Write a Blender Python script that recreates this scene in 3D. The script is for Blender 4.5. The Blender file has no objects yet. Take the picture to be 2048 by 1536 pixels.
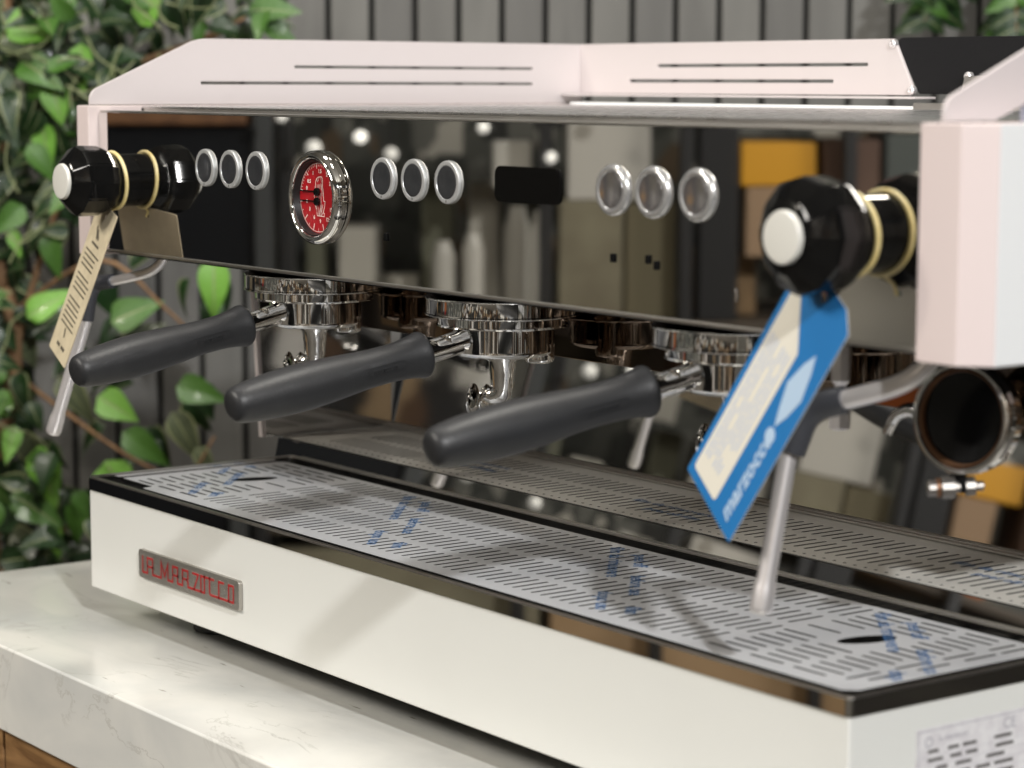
import bpy, bmesh, math, random
from math import sin, cos, pi, radians, sqrt
from mathutils import Vector, Matrix
S = bpy.context.scene
COL = S.collection
# ------------------------------------------------------------------ camera
CF = (-0.7980301, 0.58969935, -0.1241074); CR = (0.59398114, 0.80447306, 0.0030813); CU = (-0.1016581, 0.07125848, 0.99226401)
CP = (1.86533, -0.92487, 0.33857)
cd = bpy.data.cameras.new("camera"); cam = bpy.data.objects.new("camera", cd); COL.objects.link(cam)
cam.matrix_world = Matrix(((CR[0], CU[0], -CF[0], CP[0]), (CR[1], CU[1], -CF[1], CP[1]), (CR[2], CU[2], -CF[2], CP[2]), (0, 0, 0, 1)))
cd.sensor_width = 36; cd.lens = 4810.5 / 2048 * 36; cd.clip_end = 60; cd.clip_start = 0.05
cd.dof.use_dof = True; cd.dof.focus_distance = 1.80; cd.dof.aperture_fstop = 6.8
S.camera = cam
# ------------------------------------------------------------------ world, lamps, exposure
W = bpy.data.worlds.new("World"); S.world = W; W.use_nodes = True
bg = W.node_tree.nodes["Background"]; bg.inputs[0].default_value = (0.95, 0.97, 1.0, 1); bg.inputs[1].default_value = 0.05
S.view_settings.view_transform = 'Standard'; S.view_settings.look = 'None'; S.view_settings.exposure = 0; S.view_settings.gamma = 1
def lamp(name, loc, target, power, sx, sy, col):
    l = bpy.data.lights.new(name, 'AREA'); l.shape = 'RECTANGLE'; l.size = sx; l.size_y = sy; l.energy = power; l.color = col
    o = bpy.data.objects.new(name, l); COL.objects.link(o); o.location = loc
    o.rotation_euler = (Vector(target) - Vector(loc)).to_track_quat('-Z', 'Y').to_euler(); return o
lamp("key_lamp", (3.9, -1.22, 2.10), (0.6, 0.1, 0.1), 146, .14, .14, (1.0, .995, .99))
lamp("ceiling_lamp", (0.75, 0.42, 2.55), (0.5, 0.2, 0), 40, .6, .4, (1.0, .955, .88))
lamp("front_fill", (0.2, -2.5, 1.62), (0.5, 0.1, 0), 44, 1.0, .4, (1.0, .95, .885))  # added fill for the front faces and the rear tray
lamp("wall_fill", (-0.35, -0.35, 2.5), (-0.95, 0.95, .2), 13, .5, .3, (1.0, .97, .93))  # added fill aimed at the slat wall and plants
lamp("shop_fill", (-1.2, -3.2, 2.5), (-2.0, -2.6, 0), 120, 1.2, .3, (1.0, .92, .80))  # added fill that brightens the mirrored shop
lamp("far_wall_fill", (3.2, -4.2, 2.5), (3.6, -5.4, 0.3), 200, 1.4, .2, (1.0, .95, .86))  # added unseen light on the far wall, brightens what the chrome mirrors
lamp("chrome_fill", (2.6, 1.6, 2.5), (2.6, 1.6, 0), 4, 1.2, .15, (1.0, .95, .88))  # added weak fill, keeps the group chrome from going dark
# ------------------------------------------------------------------ materials
def mat(name, col, rough=.5, metal=0., coat=0., emit=None, es=0., noise=None, bump=0., bscale=50, spec=None, rvar=0., trans=0.):
    m = bpy.data.materials.new(name); m.use_nodes = True; nt = m.node_tree; b = nt.nodes["Principled BSDF"]
    b.inputs["Base Color"].default_value = (*col, 1); b.inputs["Roughness"].default_value = rough; b.inputs["Metallic"].default_value = metal
    if spec is not None: b.inputs["Specular IOR Level"].default_value = spec
    if coat: b.inputs["Coat Weight"].default_value = coat; b.inputs["Coat Roughness"].default_value = .05
    if trans: b.inputs["Transmission Weight"].default_value = trans
    if emit: b.inputs["Emission Color"].default_value = (*emit, 1); b.inputs["Emission Strength"].default_value = es
    tc = nt.nodes.new("ShaderNodeTexCoord")
    def nz(sc, det=4):
        n = nt.nodes.new("ShaderNodeTexNoise"); n.inputs["Scale"].default_value = sc; n.inputs["Detail"].default_value = det
        nt.links.new(tc.outputs["Object"], n.inputs["Vector"]); return n
    if noise:
        c2, sc, lo, hi = noise
        n = nz(sc); r = nt.nodes.new("ShaderNodeValToRGB"); r.color_ramp.elements[0].position = lo; r.color_ramp.elements[1].position = hi
        r.color_ramp.elements[0].color = (*col, 1); r.color_ramp.elements[1].color = (*c2, 1)
        nt.links.new(n.outputs[0], r.inputs[0]); nt.links.new(r.outputs[0], b.inputs["Base Color"])
    if bump:
        n = nz(bscale, 3); bu = nt.nodes.new("ShaderNodeBump"); bu.inputs["Strength"].default_value = bump; bu.inputs["Distance"].default_value = .002
        nt.links.new(n.outputs[0], bu.inputs["Height"]); nt.links.new(bu.outputs[0], b.inputs["Normal"])
    if rvar:
        n = nz(bscale * .3 + 5, 5); mr = nt.nodes.new("ShaderNodeMapRange"); mr.inputs["To Min"].default_value = max(0, rough - rvar); mr.inputs["To Max"].default_value = rough + rvar
        nt.links.new(n.outputs[0], mr.inputs[0]); nt.links.new(mr.outputs[0], b.inputs["Roughness"])
    return m
MIRROR = mat("polished_steel", (.80, .79, .77), .018, 1, bump=.012, bscale=9)
MIRDK = mat("polished_steel_dark", (.42, .42, .42), .03, 1)
CHROME = mat("chrome", (.86, .85, .83), .035, 1)
CHROME2 = mat("chrome_soft", (.86, .83, .83), .30, .72)
SATIN = mat("satin_steel", (.62, .60, .57), .32, 1, rvar=.06)
BRUSH = mat("brushed_tray_steel", (.66, .66, .66), .28, 1, rvar=.08, bump=.15, bscale=160)
FILM = mat("film_covered_steel", (.72, .735, .76), .32, .10, coat=.45, rvar=.08, bump=.35, bscale=16)
REARGRID = mat("rear_grid_steel", (.72, .705, .655), .32, .10, coat=.15, rvar=.06)
WHITE = mat("white_enamel", (.70, .705, .675), .30, 0, coat=.25, bump=.02, bscale=220, rvar=.04)
WHITE2 = mat("white_enamel_side", (.84, .85, .85), .35, 0, coat=.15, bump=.02, bscale=220)
PINK = mat("pale_pink_enamel", (.70, .60, .585), .38, 0, coat=.12, bump=.03, bscale=260, rvar=.04)
PINK2 = mat("pale_pink_guard_enamel", (.60, .548, .546), .36, 0, coat=.12, bump=.03, bscale=260, rvar=.04)
BLACK = mat("black_gloss_plastic", (.004, .004, .004), .10, 0, spec=.32)
BLACKM = mat("black_matt_plate", (.009, .009, .010), .6, 0, spec=.15, bump=.1, bscale=400)
BLACKP = mat("dark_tray_plastic", (.008, .008, .008), .4)
RUBBER = mat("handle_rubber", (.019, .0195, .021), .44, 0, spec=.4, bump=.10, bscale=500, noise=((.025, .0255, .027), 25, .45, .7), rvar=.06)
GRIP = mat("wand_grip_rubber", (.045, .047, .055), .42, 0, bump=.15, bscale=300)
CAP = mat("ivory_cap", (.66, .65, .60), .35, coat=.3)
STRING = mat("rubber_band", (.66, .53, .22), .5, noise=((.72, .62, .34), 60, .4, .6))
ORANGE = mat("orange_cord", (.5, .22, .05), .6)
TAN = mat("kraft_card", (.60, .52, .36), .75, noise=((.52, .45, .31), 90, .4, .7))
TANB = mat("kraft_card_back", (.42, .35, .24), .8, noise=((.36, .30, .21), 60, .4, .7))
BLUE = mat("blue_card", (.012, .165, .44), .45, coat=.2)
GREYB = mat("grey_card_back", (.52, .50, .44), .8)
CREAM = mat("cream_print", (.72, .69, .60), .55)
LBLUE = mat("light_blue_print", (.42, .50, .68), .6)
PALEB = mat("pale_blue_print", (.42, .56, .72), .6)
INK = mat("blue_film_ink", (.05, .135, .30), .5)
DINK = mat("dark_print", (.10, .085, .06), .7)
DINK2 = mat("black_print", (.05, .045, .04), .7)
PLATE = mat("rating_plate_card", (.62, .60, .62), .5, noise=((.70, .69, .70), 120, .4, .6))
GLINE = mat("grey_print", (.40, .39, .43), .7)
RED = mat("gauge_red", (.36, .006, .012), .4)
REDL = mat("badge_red_enamel", (.36, .008, .010), .3, coat=.6)
OFFW = mat("offwhite_print", (.80, .70, .64), .5)
RIMW = mat("badge_letter_edge", (.75, .55, .50), .25, .5)
BADGE = mat("badge_satin_metal", (.44, .42, .385), .36, .9, rvar=.08, bump=.2, bscale=700)
COPPER = mat("copper_gasket", (.20, .10, .05), .45, .5)
REFLRING = mat("button_ring_reflection", (.62, .62, .62), .24, .75)  # pale reflections on the right hand buttons put into the metal colour
REFLCENTRE = mat("button_centre_reflection", (.40, .385, .39), .10, .85, coat=.4)  # mirrored pale tone painted into the button centre
PLUG = mat("plug_black", (.002, .002, .002), .7, spec=.1)
SCREEN = mat("display_glass", (.002, .002, .002), .25, spec=.2)
BTNFACE = mat("button_face", (.10, .105, .115), .22, .75, coat=.3)
BTNRING = mat("button_ring", (.60, .61, .61), .36, .6)
def marble():
    m = bpy.data.materials.new("marble"); m.use_nodes = True; nt = m.node_tree; N = nt.nodes; L = nt.links; b = N["Principled BSDF"]
    b.inputs["Roughness"].default_value = .22; b.inputs["Coat Weight"].default_value = .2; b.inputs["Coat Roughness"].default_value = .08
    tc = N.new("ShaderNodeTexCoord"); mp = N.new("ShaderNodeMapping"); mp.inputs["Scale"].default_value = (1, 1.9, 1.4); mp.inputs["Rotation"].default_value = (0, 0, .7)
    L.new(tc.outputs["Object"], mp.inputs["Vector"])
    n1 = N.new("ShaderNodeTexNoise"); n1.inputs["Scale"].default_value = 5; n1.inputs["Detail"].default_value = 7; n1.inputs["Distortion"].default_value = 1.0
    r1 = N.new("ShaderNodeValToRGB"); r1.color_ramp.elements[0].position = .33; r1.color_ramp.elements[1].position = .62
    r1.color_ramp.elements[0].color = (.57, .575, .555, 1); r1.color_ramp.elements[1].color = (.71, .70, .655, 1)
    n2 = N.new("ShaderNodeTexNoise"); n2.inputs["Scale"].default_value = 4.0; n2.inputs["Detail"].default_value = 9; n2.inputs["Distortion"].default_value = 1.6; n2.inputs["Roughness"].default_value = .6
    r2 = N.new("ShaderNodeValToRGB"); e = r2.color_ramp.elements; e[0].position = .488; e[0].color = (0, 0, 0, 1); e[1].position = .512; e[1].color = (0, 0, 0, 1)
    k = e.new(.50); k.color = (1, 1, 1, 1)
    n3 = N.new("ShaderNodeTexNoise"); n3.inputs["Scale"].default_value = 9; r3 = N.new("ShaderNodeValToRGB"); r3.color_ramp.elements[0].position = .52; r3.color_ramp.elements[1].position = .66
    mu = N.new("ShaderNodeMath"); mu.operation = 'MULTIPLY'
    # short dark flecks
    mp2 = N.new("ShaderNodeMapping"); mp2.inputs["Scale"].default_value = (22, 90, 60); mp2.inputs["Rotation"].default_value = (0, 0, -.35)
    L.new(tc.outputs["Object"], mp2.inputs["Vector"])
    n4 = N.new("ShaderNodeTexNoise"); n4.inputs["Scale"].default_value = 1; n4.inputs["Detail"].default_value = 2
    r4 = N.new("ShaderNodeValToRGB"); r4.color_ramp.elements[0].position = .705; r4.color_ramp.elements[1].position = .76
    for n in (n1, n2, n3): L.new(mp.outputs[0], n.inputs["Vector"])
    L.new(mp2.outputs[0], n4.inputs["Vector"])
    L.new(n1.outputs[0], r1.inputs[0]); L.new(n2.outputs[0], r2.inputs[0]); L.new(n3.outputs[0], r3.inputs[0]); L.new(n4.outputs[0], r4.inputs[0])
    L.new(r2.outputs[0], mu.inputs[0]); L.new(r3.outputs[0], mu.inputs[1])
    mx = N.new("ShaderNodeMixRGB"); mx.inputs[2].default_value = (.50, .49, .455, 1); L.new(mu.outputs[0], mx.inputs[0]); L.new(r1.outputs[0], mx.inputs[1])
    m2 = N.new("ShaderNodeMixRGB"); m2.inputs[2].default_value = (.26, .24, .20, 1); L.new(r4.outputs[0], m2.inputs[0]); L.new(mx.outputs[0], m2.inputs[1])
    L.new(m2.outputs[0], b.inputs["Base Color"]); return m
MARBLE = marble()
def wood(name, c1, c2, sc=1.0, rough=.6, axis=0):
    m = bpy.data.materials.new(name); m.use_nodes = True; nt = m.node_tree; N = nt.nodes; L = nt.links; b = N["Principled BSDF"]; b.inputs["Roughness"].default_value = rough
    tc = N.new("ShaderNodeTexCoord"); mp = N.new("ShaderNodeMapping"); s = [14 * sc] * 3; s[axis] = 2.2 * sc; mp.inputs["Scale"].default_value = s
    n = N.new("ShaderNodeTexNoise"); n.inputs["Scale"].default_value = 2.2; n.inputs["Detail"].default_value = 6; n.inputs["Distortion"].default_value = 1.4
    r = N.new("ShaderNodeValToRGB"); r.color_ramp.elements[0].position = .35; r.color_ramp.elements[1].position = .65; r.color_ramp.elements[0].color = (*c1, 1); r.color_ramp.elements[1].color = (*c2, 1)
    L.new(tc.outputs["Object"], mp.inputs[0]); L.new(mp.outputs[0], n.inputs[0]); L.new(n.outputs[0], r.inputs[0]); L.new(r.outputs[0], b.inputs["Base Color"])
    bu = N.new("ShaderNodeBump"); bu.inputs["Strength"].default_value = .2; bu.inputs["Distance"].default_value = .002; L.new(n.outputs[0], bu.inputs["Height"]); L.new(bu.outputs[0], b.inputs["Normal"])
    return m
WOODC = wood("counter_wood", (.17, .085, .03), (.34, .19, .075), 1.5)
SLAT = [wood("slat_composite_%s" % n, c, tuple(k * 1.22 for k in c), .5, .75, 2) for n, c in (("a", (.132, .130, .122)), ("b", (.146, .144, .134)), ("c", (.120, .118, .112)))]
GAP = mat("slat_gap_dark", (.012, .012, .011), .9)
def leafmat(name, c, c2):
    return mat(name, c, .38, 0, noise=(c2, 30, .35, .7), bump=.2, bscale=60, coat=.1)
LEAF = [leafmat("leaf_lit", (.12, .30, .03), (.19, .40, .07)), leafmat("leaf_mid", (.042, .115, .016), (.075, .175, .03)), leafmat("leaf_shaded", (.008, .027, .006), (.018, .048, .012)), leafmat("leaf_grey", (.075, .095, .05), (.12, .14, .08))]  # light and shade put into the leaf colours: lit, middle and shaded greens
LEDGE = mat("leaf_pale_edge", (.22, .25, .12), .5)
BARK = wood("plant_bark", (.14, .075, .035), (.27, .16, .08), 3, .8, 2)
FROND = [leafmat("frond_green", (.022, .10, .018), (.05, .20, .03)), leafmat("frond_dark", (.008, .045, .012), (.02, .08, .02))]
# ------------------------------------------------------------------ object helpers
WL = {}
def thing(name, label, cat, loc=(0, 0, 0), group=None):
    o = bpy.data.objects.new(name, None); COL.objects.link(o); o.location = loc; o.empty_display_size = .03
    o['label'] = label; o['category'] = cat
    if group: o['group'] = group
    WL[o.name] = Vector(loc); return o
def obj(name, bm, m, parent=None, smooth=35, kind=None, label=None):
    """bm in world coordinates -> mesh object (child of a thing, or of one of its parts)"""
    me = bpy.data.meshes.new(name)
    off = Vector((0, 0, 0))
    if parent: off = WL[parent.name]
    if isinstance(bm, bpy.types.Mesh):
        me = bm; me.name = name; me.transform(Matrix.Translation(-off))
    else:
        bmesh.ops.translate(bm, verts=bm.verts, vec=-off); bm.normal_update(); bm.to_mesh(me); bm.free()
    if smooth:
        me.polygons.foreach_set("use_smooth", [True] * len(me.polygons)); me.set_sharp_from_angle(angle=radians(smooth))
    for k in (m if isinstance(m, (list, tuple)) else [m]): me.materials.append(k)
    o = bpy.data.objects.new(name, me); COL.objects.link(o)
    if smooth and len(me.polygons) > 12:
        wn = o.modifiers.new("weighted_normals", 'WEIGHTED_NORMAL'); wn.weight = 100; wn.keep_sharp = True
    if parent: o.parent = parent
    WL[o.name] = off
    if kind: o['kind'] = kind
    if label: o['label'] = label
    return o
def tag(o, label, cat, group=None):
    o['label'] = label; o['category'] = cat
    if group: o['group'] = group
    return o
def dup(root, delta, label=None):
    r = root.copy(); COL.objects.link(r); r.location = Vector(root.location) + Vector(delta)
    if label: r['label'] = label
    def rec(src, dst):
        for ch in list(src.children):
            c = ch.copy(); COL.objects.link(c); c.parent = dst; rec(ch, c)
    rec(root, r); return r
def NB(): return bmesh.new()
def box(bm, lo, hi, bev=0, seg=2, M=None):
    x0, y0, z0 = lo; x1, y1, z1 = hi
    t = bmesh.new()
    v = [t.verts.new(p) for p in ((x0, y0, z0), (x1, y0, z0), (x1, y1, z0), (x0, y1, z0), (x0, y0, z1), (x1, y0, z1), (x1, y1, z1), (x0, y1, z1))]
    for f in ((3, 2, 1, 0), (4, 5, 6, 7), (0, 1, 5, 4), (1, 2, 6, 5), (2, 3, 7, 6), (3, 0, 4, 7)): t.faces.new([v[i] for i in f])
    if bev: bmesh.ops.bevel(t, geom=list(t.edges), offset=bev, segments=seg, affect='EDGES', profile=.5)
    if M: bmesh.ops.transform(t, matrix=M, verts=t.verts)
    me = bpy.data.meshes.new("tmp"); t.to_mesh(me); t.free(); bm.from_mesh(me); bpy.data.meshes.remove(me); return bm
def basis(ax):
    ax = Vector(ax).normalized(); h = Vector((0, 0, 1)) if abs(ax.z) < .95 else Vector((1, 0, 0))
    a = ax.cross(h).normalized(); b = ax.cross(a).normalized(); return ax, a, b
def lathe(bm, c, ax, prof, n=48, facet=None):
    """prof = [(t along axis, radius)...]"""
    c = Vector(c); ax, a, b = basis(ax); rings = []
    for t, r in prof:
        p = c + ax * t
        if r < 1e-6: rings.append([bm.verts.new(p)])
        else: rings.append([bm.verts.new(p + (a * cos(2 * pi * i / n) + b * sin(2 * pi * i / n)) * r) for i in range(n)])
    for A, B in zip(rings, rings[1:]):
        for i in range(n):
            j = (i + 1) % n
            if len(A) == 1 and len(B) == 1: continue
            if len(A) == 1: bm.faces.new((A[0], B[i], B[j]))
            elif len(B) == 1: bm.faces.new((A[i], A[j], B[0]))
            else: bm.faces.new((A[i], A[j], B[j], B[i]))
    bmesh.ops.recalc_face_normals(bm, faces=bm.faces); return bm
def smoothpath(pts, k=6):
    P = [Vector(p) for p in pts]; out = []
    for i in range(len(P) - 1):
        p0 = P[max(i - 1, 0)]; p1 = P[i]; p2 = P[i + 1]; p3 = P[min(i + 2, len(P) - 1)]
        for j in range(k):
            t = j / k; out.append(.5 * ((2 * p1) + (-p0 + p2) * t + (2 * p0 - 5 * p1 + 4 * p2 - p3) * t * t + (-p0 + 3 * p1 - 3 * p2 + p3) * t ** 3))
    out.append(P[-1]); return out
def tube(bm, pts, rad, n=20, cap=True):
    pts = [Vector(p) for p in pts]; N = len(pts)
    rs = rad if isinstance(rad, (list, tuple)) else [rad] * N
    if len(rs) != N: rs = [rs[min(int(i / (N - 1) * (len(rs) - 1)), len(rs) - 2)] * (1 - (i / (N - 1) * (len(rs) - 1)) % 1) + rs[min(int(i / (N - 1) * (len(rs) - 1)) + 1, len(rs) - 1)] * ((i / (N - 1) * (len(rs) - 1)) % 1) if i < N - 1 else rs[-1] for i in range(N)]
    d = (pts[1] - pts[0]).normalized(); _, a, _ = basis(d); prev = None; first = None
    for i, p in enumerate(pts):
        if i == 0: t = pts[1] - pts[0]
        elif i == N - 1: t = pts[-1] - pts[-2]
        else: t = pts[i + 1] - pts[i - 1]
        t.normalize(); a = (a - t * a.dot(t)).normalized(); b = t.cross(a)
        ring = [bm.verts.new(p + (a * cos(2 * pi * k / n) + b * sin(2 * pi * k / n)) * rs[i]) for k in range(n)]
        if prev:
            for k in range(n): bm.faces.new((prev[k], prev[(k + 1) % n], ring[(k + 1) % n], ring[k]))
        else: first = ring
        prev = ring
    if cap: bm.faces.new(list(reversed(first))); bm.faces.new(prev)
    return bm
def ring_tube(bm, c, ax, R, r, n=48, m=10, a0=0, a1=2 * pi, sq=1.0):
    ax, a, b = basis(ax); c = Vector(c)
    pts = [c + (a * cos(a0 + (a1 - a0) * i / n) + b * sin(a0 + (a1 - a0) * i / n) * sq) * R for i in range(n + 1)]
    return tube(bm, pts, r, m)
def poly2mesh(name, outer, holes, thick, M=None, bev=0):
    """flat plate outline with holes, filled, extruded by thick about its plane, placed by matrix M"""
    cu = bpy.data.curves.new(name, 'CURVE'); cu.dimensions = '2D'; cu.fill_mode = 'BOTH'; cu.extrude = thick / 2; cu.bevel_depth = bev; cu.bevel_resolution = 1
    for loop in [outer] + list(holes):
        sp = cu.splines.new('POLY'); sp.points.add(len(loop) - 1)
        for p, q in zip(sp.points, loop): p.co = (q[0], q[1], 0, 1)
        sp.use_cyclic_u = True
    o = bpy.data.objects.new("tmp", cu); COL.objects.link(o)
    dg = bpy.context.evaluated_depsgraph_get(); me = bpy.data.meshes.new_from_object(o.evaluated_get(dg))
    bpy.data.objects.remove(o); bpy.data.curves.remove(cu)
    if M is not None: me.transform(M)
    return me
def text2mesh(s, size, M, thick=.0001, spacing=1.0, shear=0., bold=0.):
    cu = bpy.data.curves.new("txt", 'FONT'); cu.body = s; cu.size = size; cu.extrude = thick / 2; cu.align_x = 'CENTER'; cu.align_y = 'CENTER'; cu.space_character = spacing; cu.shear = shear; cu.offset = bold
    cu.resolution_u = 2
    o = bpy.data.objects.new("tmp", cu); COL.objects.link(o); dg = bpy.context.evaluated_depsgraph_get()
    me = bpy.data.meshes.new_from_object(o.evaluated_get(dg)); bpy.data.objects.remove(o); bpy.data.curves.remove(cu); me.transform(M); return me
def join_meshes(ms):
    bm = NB()
    for m in ms: bm.from_mesh(m); bpy.data.meshes.remove(m)
    return bm
def frameM(o, ex, ey):
    ex = Vector(ex).normalized(); ey = Vector(ey).normalized(); ez = ex.cross(ey).normalized()
    return Matrix(((ex.x, ey.x, ez.x, o[0]), (ex.y, ey.y, ez.y, o[1]), (ex.z, ey.z, ez.z, o[2]), (0, 0, 0, 1)))
def rrect(x0, y0, x1, y1, r, k=4):
    out = []
    for cx, cy, a in ((x1 - r, y1 - r, 0), (x0 + r, y1 - r, pi / 2), (x0 + r, y0 + r, pi), (x1 - r, y0 + r, 1.5 * pi)):
        for i in range(k + 1): out.append((cx + r * cos(a + pi / 2 * i / k), cy + r * sin(a + pi / 2 * i / k)))
    return out
def roundpoly(P, R, k=5):
    """round the corners of a polygon, R per corner"""
    out = []; n = len(P)
    for i in range(n):
        p = Vector(P[i]); a = Vector(P[i - 1]); b = Vector(P[(i + 1) % n]); r = R[i] if isinstance(R, (list, tuple)) else R
        if r <= 0: out.append(tuple(p)); continue
        da = (a - p).normalized(); db = (b - p).normalized(); ang = da.angle(db); t = r / math.tan(ang / 2)
        s = p + da * t; e = p + db * t
        for j in range(k + 1):
            q = j / k; out.append(tuple(s * (1 - q) ** 2 + p * 2 * q * (1 - q) + e * q * q))
    return out
XY = Matrix.Identity(4)
def frontM(y): return Matrix(((1, 0, 0, 0), (0, 0, -1, y), (0, 1, 0, 0), (0, 0, 0, 1)))   # plate (x, z) facing -y
def sideM(x): return Matrix(((0, 0, 1, x), (1, 0, 0, 0), (0, 1, 0, 0), (0, 0, 0, 1)))    # plate (y, z) facing +x
def topM(z): return Matrix.Translation((0, 0, z))
# ------------------------------------------------------------------ floor, counter, wall
bm = NB(); box(bm, (-9, -9, -1.15), (9, 9, -1.05)); obj("floor", bm, mat("concrete_floor", (.05, .045, .04), .5, noise=((.07, .065, .055), 3, .4, .6)), kind='structure')
counter = thing("bar_counter", "marble topped wooden counter that the espresso machine stands on", "counter", (.5, .3, -1.05))
bm = NB(); box(bm, (-.237, -.106, -.198), (1.03, .80, -.125), .0022, 3); obj("marble_slab", bm, MARBLE, counter)
for i in range(5):
    x0 = -.225 + i * .25
    bm = NB(); box(bm, (x0, -.096 + .0006 * (i % 3), -1.05), (x0 + .247, -.076, -.1985), .002); obj("plank", bm, WOODC, counter)
bm = NB(); box(bm, (-.226, -.0755, -1.05), (-.206, .78, -.1985), .002); obj("end_panel", bm, WOODC, counter)
bm = NB(); box(bm, (1.000, -.0755, -1.05), (1.020, .78, -.1985), .002); obj("end_panel", bm, WOODC, counter)
# slatted wall, square to the camera axis, 3.4 m away from the lens
WC = Vector((-.870, 1.083, 0)); WR = Vector((.5939, .8045, 0)).normalized(); WN = Vector((.8045, -.5939, 0))   # right, towards viewer
def wp(s, h, d): return WC + WR * s + WN * d + Vector((0, 0, h))
wall = thing("slat_wall", "dark grey wall of upright boards behind the machine and plants", "wall", tuple(wp(0, -1.05, 0)))
PITCH = .0604
for i in range(-15, 17):
    s0 = -.3055 + i * PITCH + .0025
    M = frameM(wp(s0, -1.05, 0), WR, (0, 0, 1)); jit = random.Random(i).uniform(0, .0012)
    bm = NB(); box(bm, (0, 0, 0), (PITCH - .0075, 2.9, .014 + jit), .0015, 1, M=M); obj("slat", bm, SLAT[(i * 7) % 3], wall)
M = frameM(wp(-1.3, -1.05, 0), WR, (0, 0, 1)); bm = NB(); box(bm, (0, 0, -.05), (2.7, 2.9, -.012), M=M); obj("backing_board", bm, GAP, wall)
# ------------------------------------------------------------------ espresso machine
mac = thing("espresso_machine", "white and pale pink three group espresso machine with mirror polished front", "espresso machine", (.465, .28, -.125))
WM = .93
# base
bm = NB(); box(bm, (0, 0, -.0962), (WM, .56, -.0104), .0018, 3); obj("base_housing", bm, WHITE, mac)
bm = NB(); box(bm, (.05, .035, -.1085), (.88, .53, -.0964)); obj("underside_plate", bm, BLACKM, mac)
for x in (.10, .83):
    for y in (.07, .49):
        bm = NB(); lathe(bm, (x, y, -.125), (0, 0, 1), [(0, 0), (0, .02), (.002, .022), (.014, .022), (.0165, .02), (.0165, 0)], 24); obj("foot", bm, BLACKP, mac)
# polished rim round the front tray
outer = rrect(-.0015, -.0015, WM + .0015, .206, .004); inner = rrect(.004, .0045, WM - .004, .1995, .003)
me = poly2mesh("rim", outer, [inner], .0102, topM(-.0051)); obj("tray_rim", me, MIRROR, mac, smooth=40)
me = poly2mesh("lip", rrect(-.0002, .0002, WM + .0002, .2045, .004), [rrect(.0022, .0026, WM - .0022, .2020, .003)], .0012, topM(.0008)); obj("rim_lip", me, SATIN, mac)
bm = NB(); box(bm, (.003, .0035, -.0104), (WM - .003, .2005, -.0094)); obj("tray_bed", bm, BLACKP, mac)
# perforated front grid
def slot_y(x, y0, y1, w=.0030): return rrect(x - w / 2, y0, x + w / 2, y1, w * .45, 1)
def slot_x(y, x0, x1, w=.0030): return rrect(x0, y - w / 2, x1, y + w / 2, w * .45, 1)
P = .01045; holes = []
rows = [(.032, .063), (.072, .1028), (.112, .1428), (.152, .1826)]
for r, (y0, y1) in enumerate(rows):
    x = .143 + (r % 2) * P * .5
    while x < .765: 
        holes.append(slot_y(x, y0, y1)); x += P
def end_zone(sgn, xc):
    # slots along x either side of the oval finger hole, then a strip of slots along y at the very end
    out = []
    def X(a): return xc + sgn * a
    y = .034; k = 0
    while y < .184:
        for a0, a1 in ((-.052, -.022), (-.014, .016), (.024, .052)):
            a0 += (k % 2) * .004; a1 += (k % 2) * .004
            if abs(y - .118) < .026 and a0 < .014 and a1 > -.02: continue
            xa, xb = sorted((X(a0), X(a1))); out.append(slot_x(y, xa, xb))
        y += P; k += 1
    for j in range(3):
        xx = X(.064 + j * .0098)
        if xx < .014 or xx > WM - .024: continue
        for (y0, y1) in ((.038 + .008 * (j % 2), .066 + .008 * (j % 2)), (.078 + .008 * (j % 2), .106 + .008 * (j % 2)), (.118 + .008 * (j % 2), .146 + .008 * (j % 2)), (.158, .182)): out.append(slot_y(xx, y0, y1))
    n = 16; out.append([(xc + .0095 * cos(2 * pi * i / n) * (1 if True else 0) + .004 * sin(2 * pi * i / n), .1185 + .0205 * sin(2 * pi * i / n)) for i in range(n)])
    return out
holes += end_zone(1, .824) + end_zone(-1, .078)
outer = [(.007, .0285), (.062, .0285), (.064, .0175), (.905, .0175), (.912, .025), (.912, .184), (.905, .190), (.012, .190), (.007, .184)]
me = poly2mesh("front_grid", roundpoly(outer, [.003, .003, .003, .003, .005, .004, .004, .004, .004], 3), holes, .0004, topM(-.0026)); fgrid = obj("front_drip_grid", me, FILM, mac, smooth=25)
SLOTSHADE = mat("slot_edge_shade", (.06, .06, .058), .6, .3)  # shade inside the slots put into the colour of their side walls
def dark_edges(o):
    o.data.materials.append(SLOTSHADE)
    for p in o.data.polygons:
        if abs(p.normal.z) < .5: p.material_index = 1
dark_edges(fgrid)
# blue print on the protective film
def filmtext(lines, x, y, z, along='y'):
    out = []
    for s, dx, dy, size in lines:
        if along == 'y': M = frameM((x + dx, y + dy, z), (0, -1, 0), (1, 0, 0))
        else: M = frameM((x + dx, y + dy, z), (1, 0, 0), (0, 1, 0))
        out.append(text2mesh(s, size, M, .00006))
    return out
TD = Vector((.76, -.65, 0)).normalized(); TU = Vector((.65, .76, 0))
def diag(words, x, z, size=.0150):
    for s_, t_, o_ in words:
        p = Vector((x, .190, z)) + TD * t_ + TU.normalized() * o_
        me = text2mesh(s_, size, frameM(p, TD, TU), .00006, bold=.0002)
        keep = bmesh.new(); keep.from_mesh(me); bad = [v for v in keep.verts if not (.0185 < v.co.y < .189 and .009 < v.co.x < .910)]
        bmesh.ops.delete(keep, geom=bad, context='VERTS'); keep.to_mesh(me); keep.free()
        film.append(me)
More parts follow.
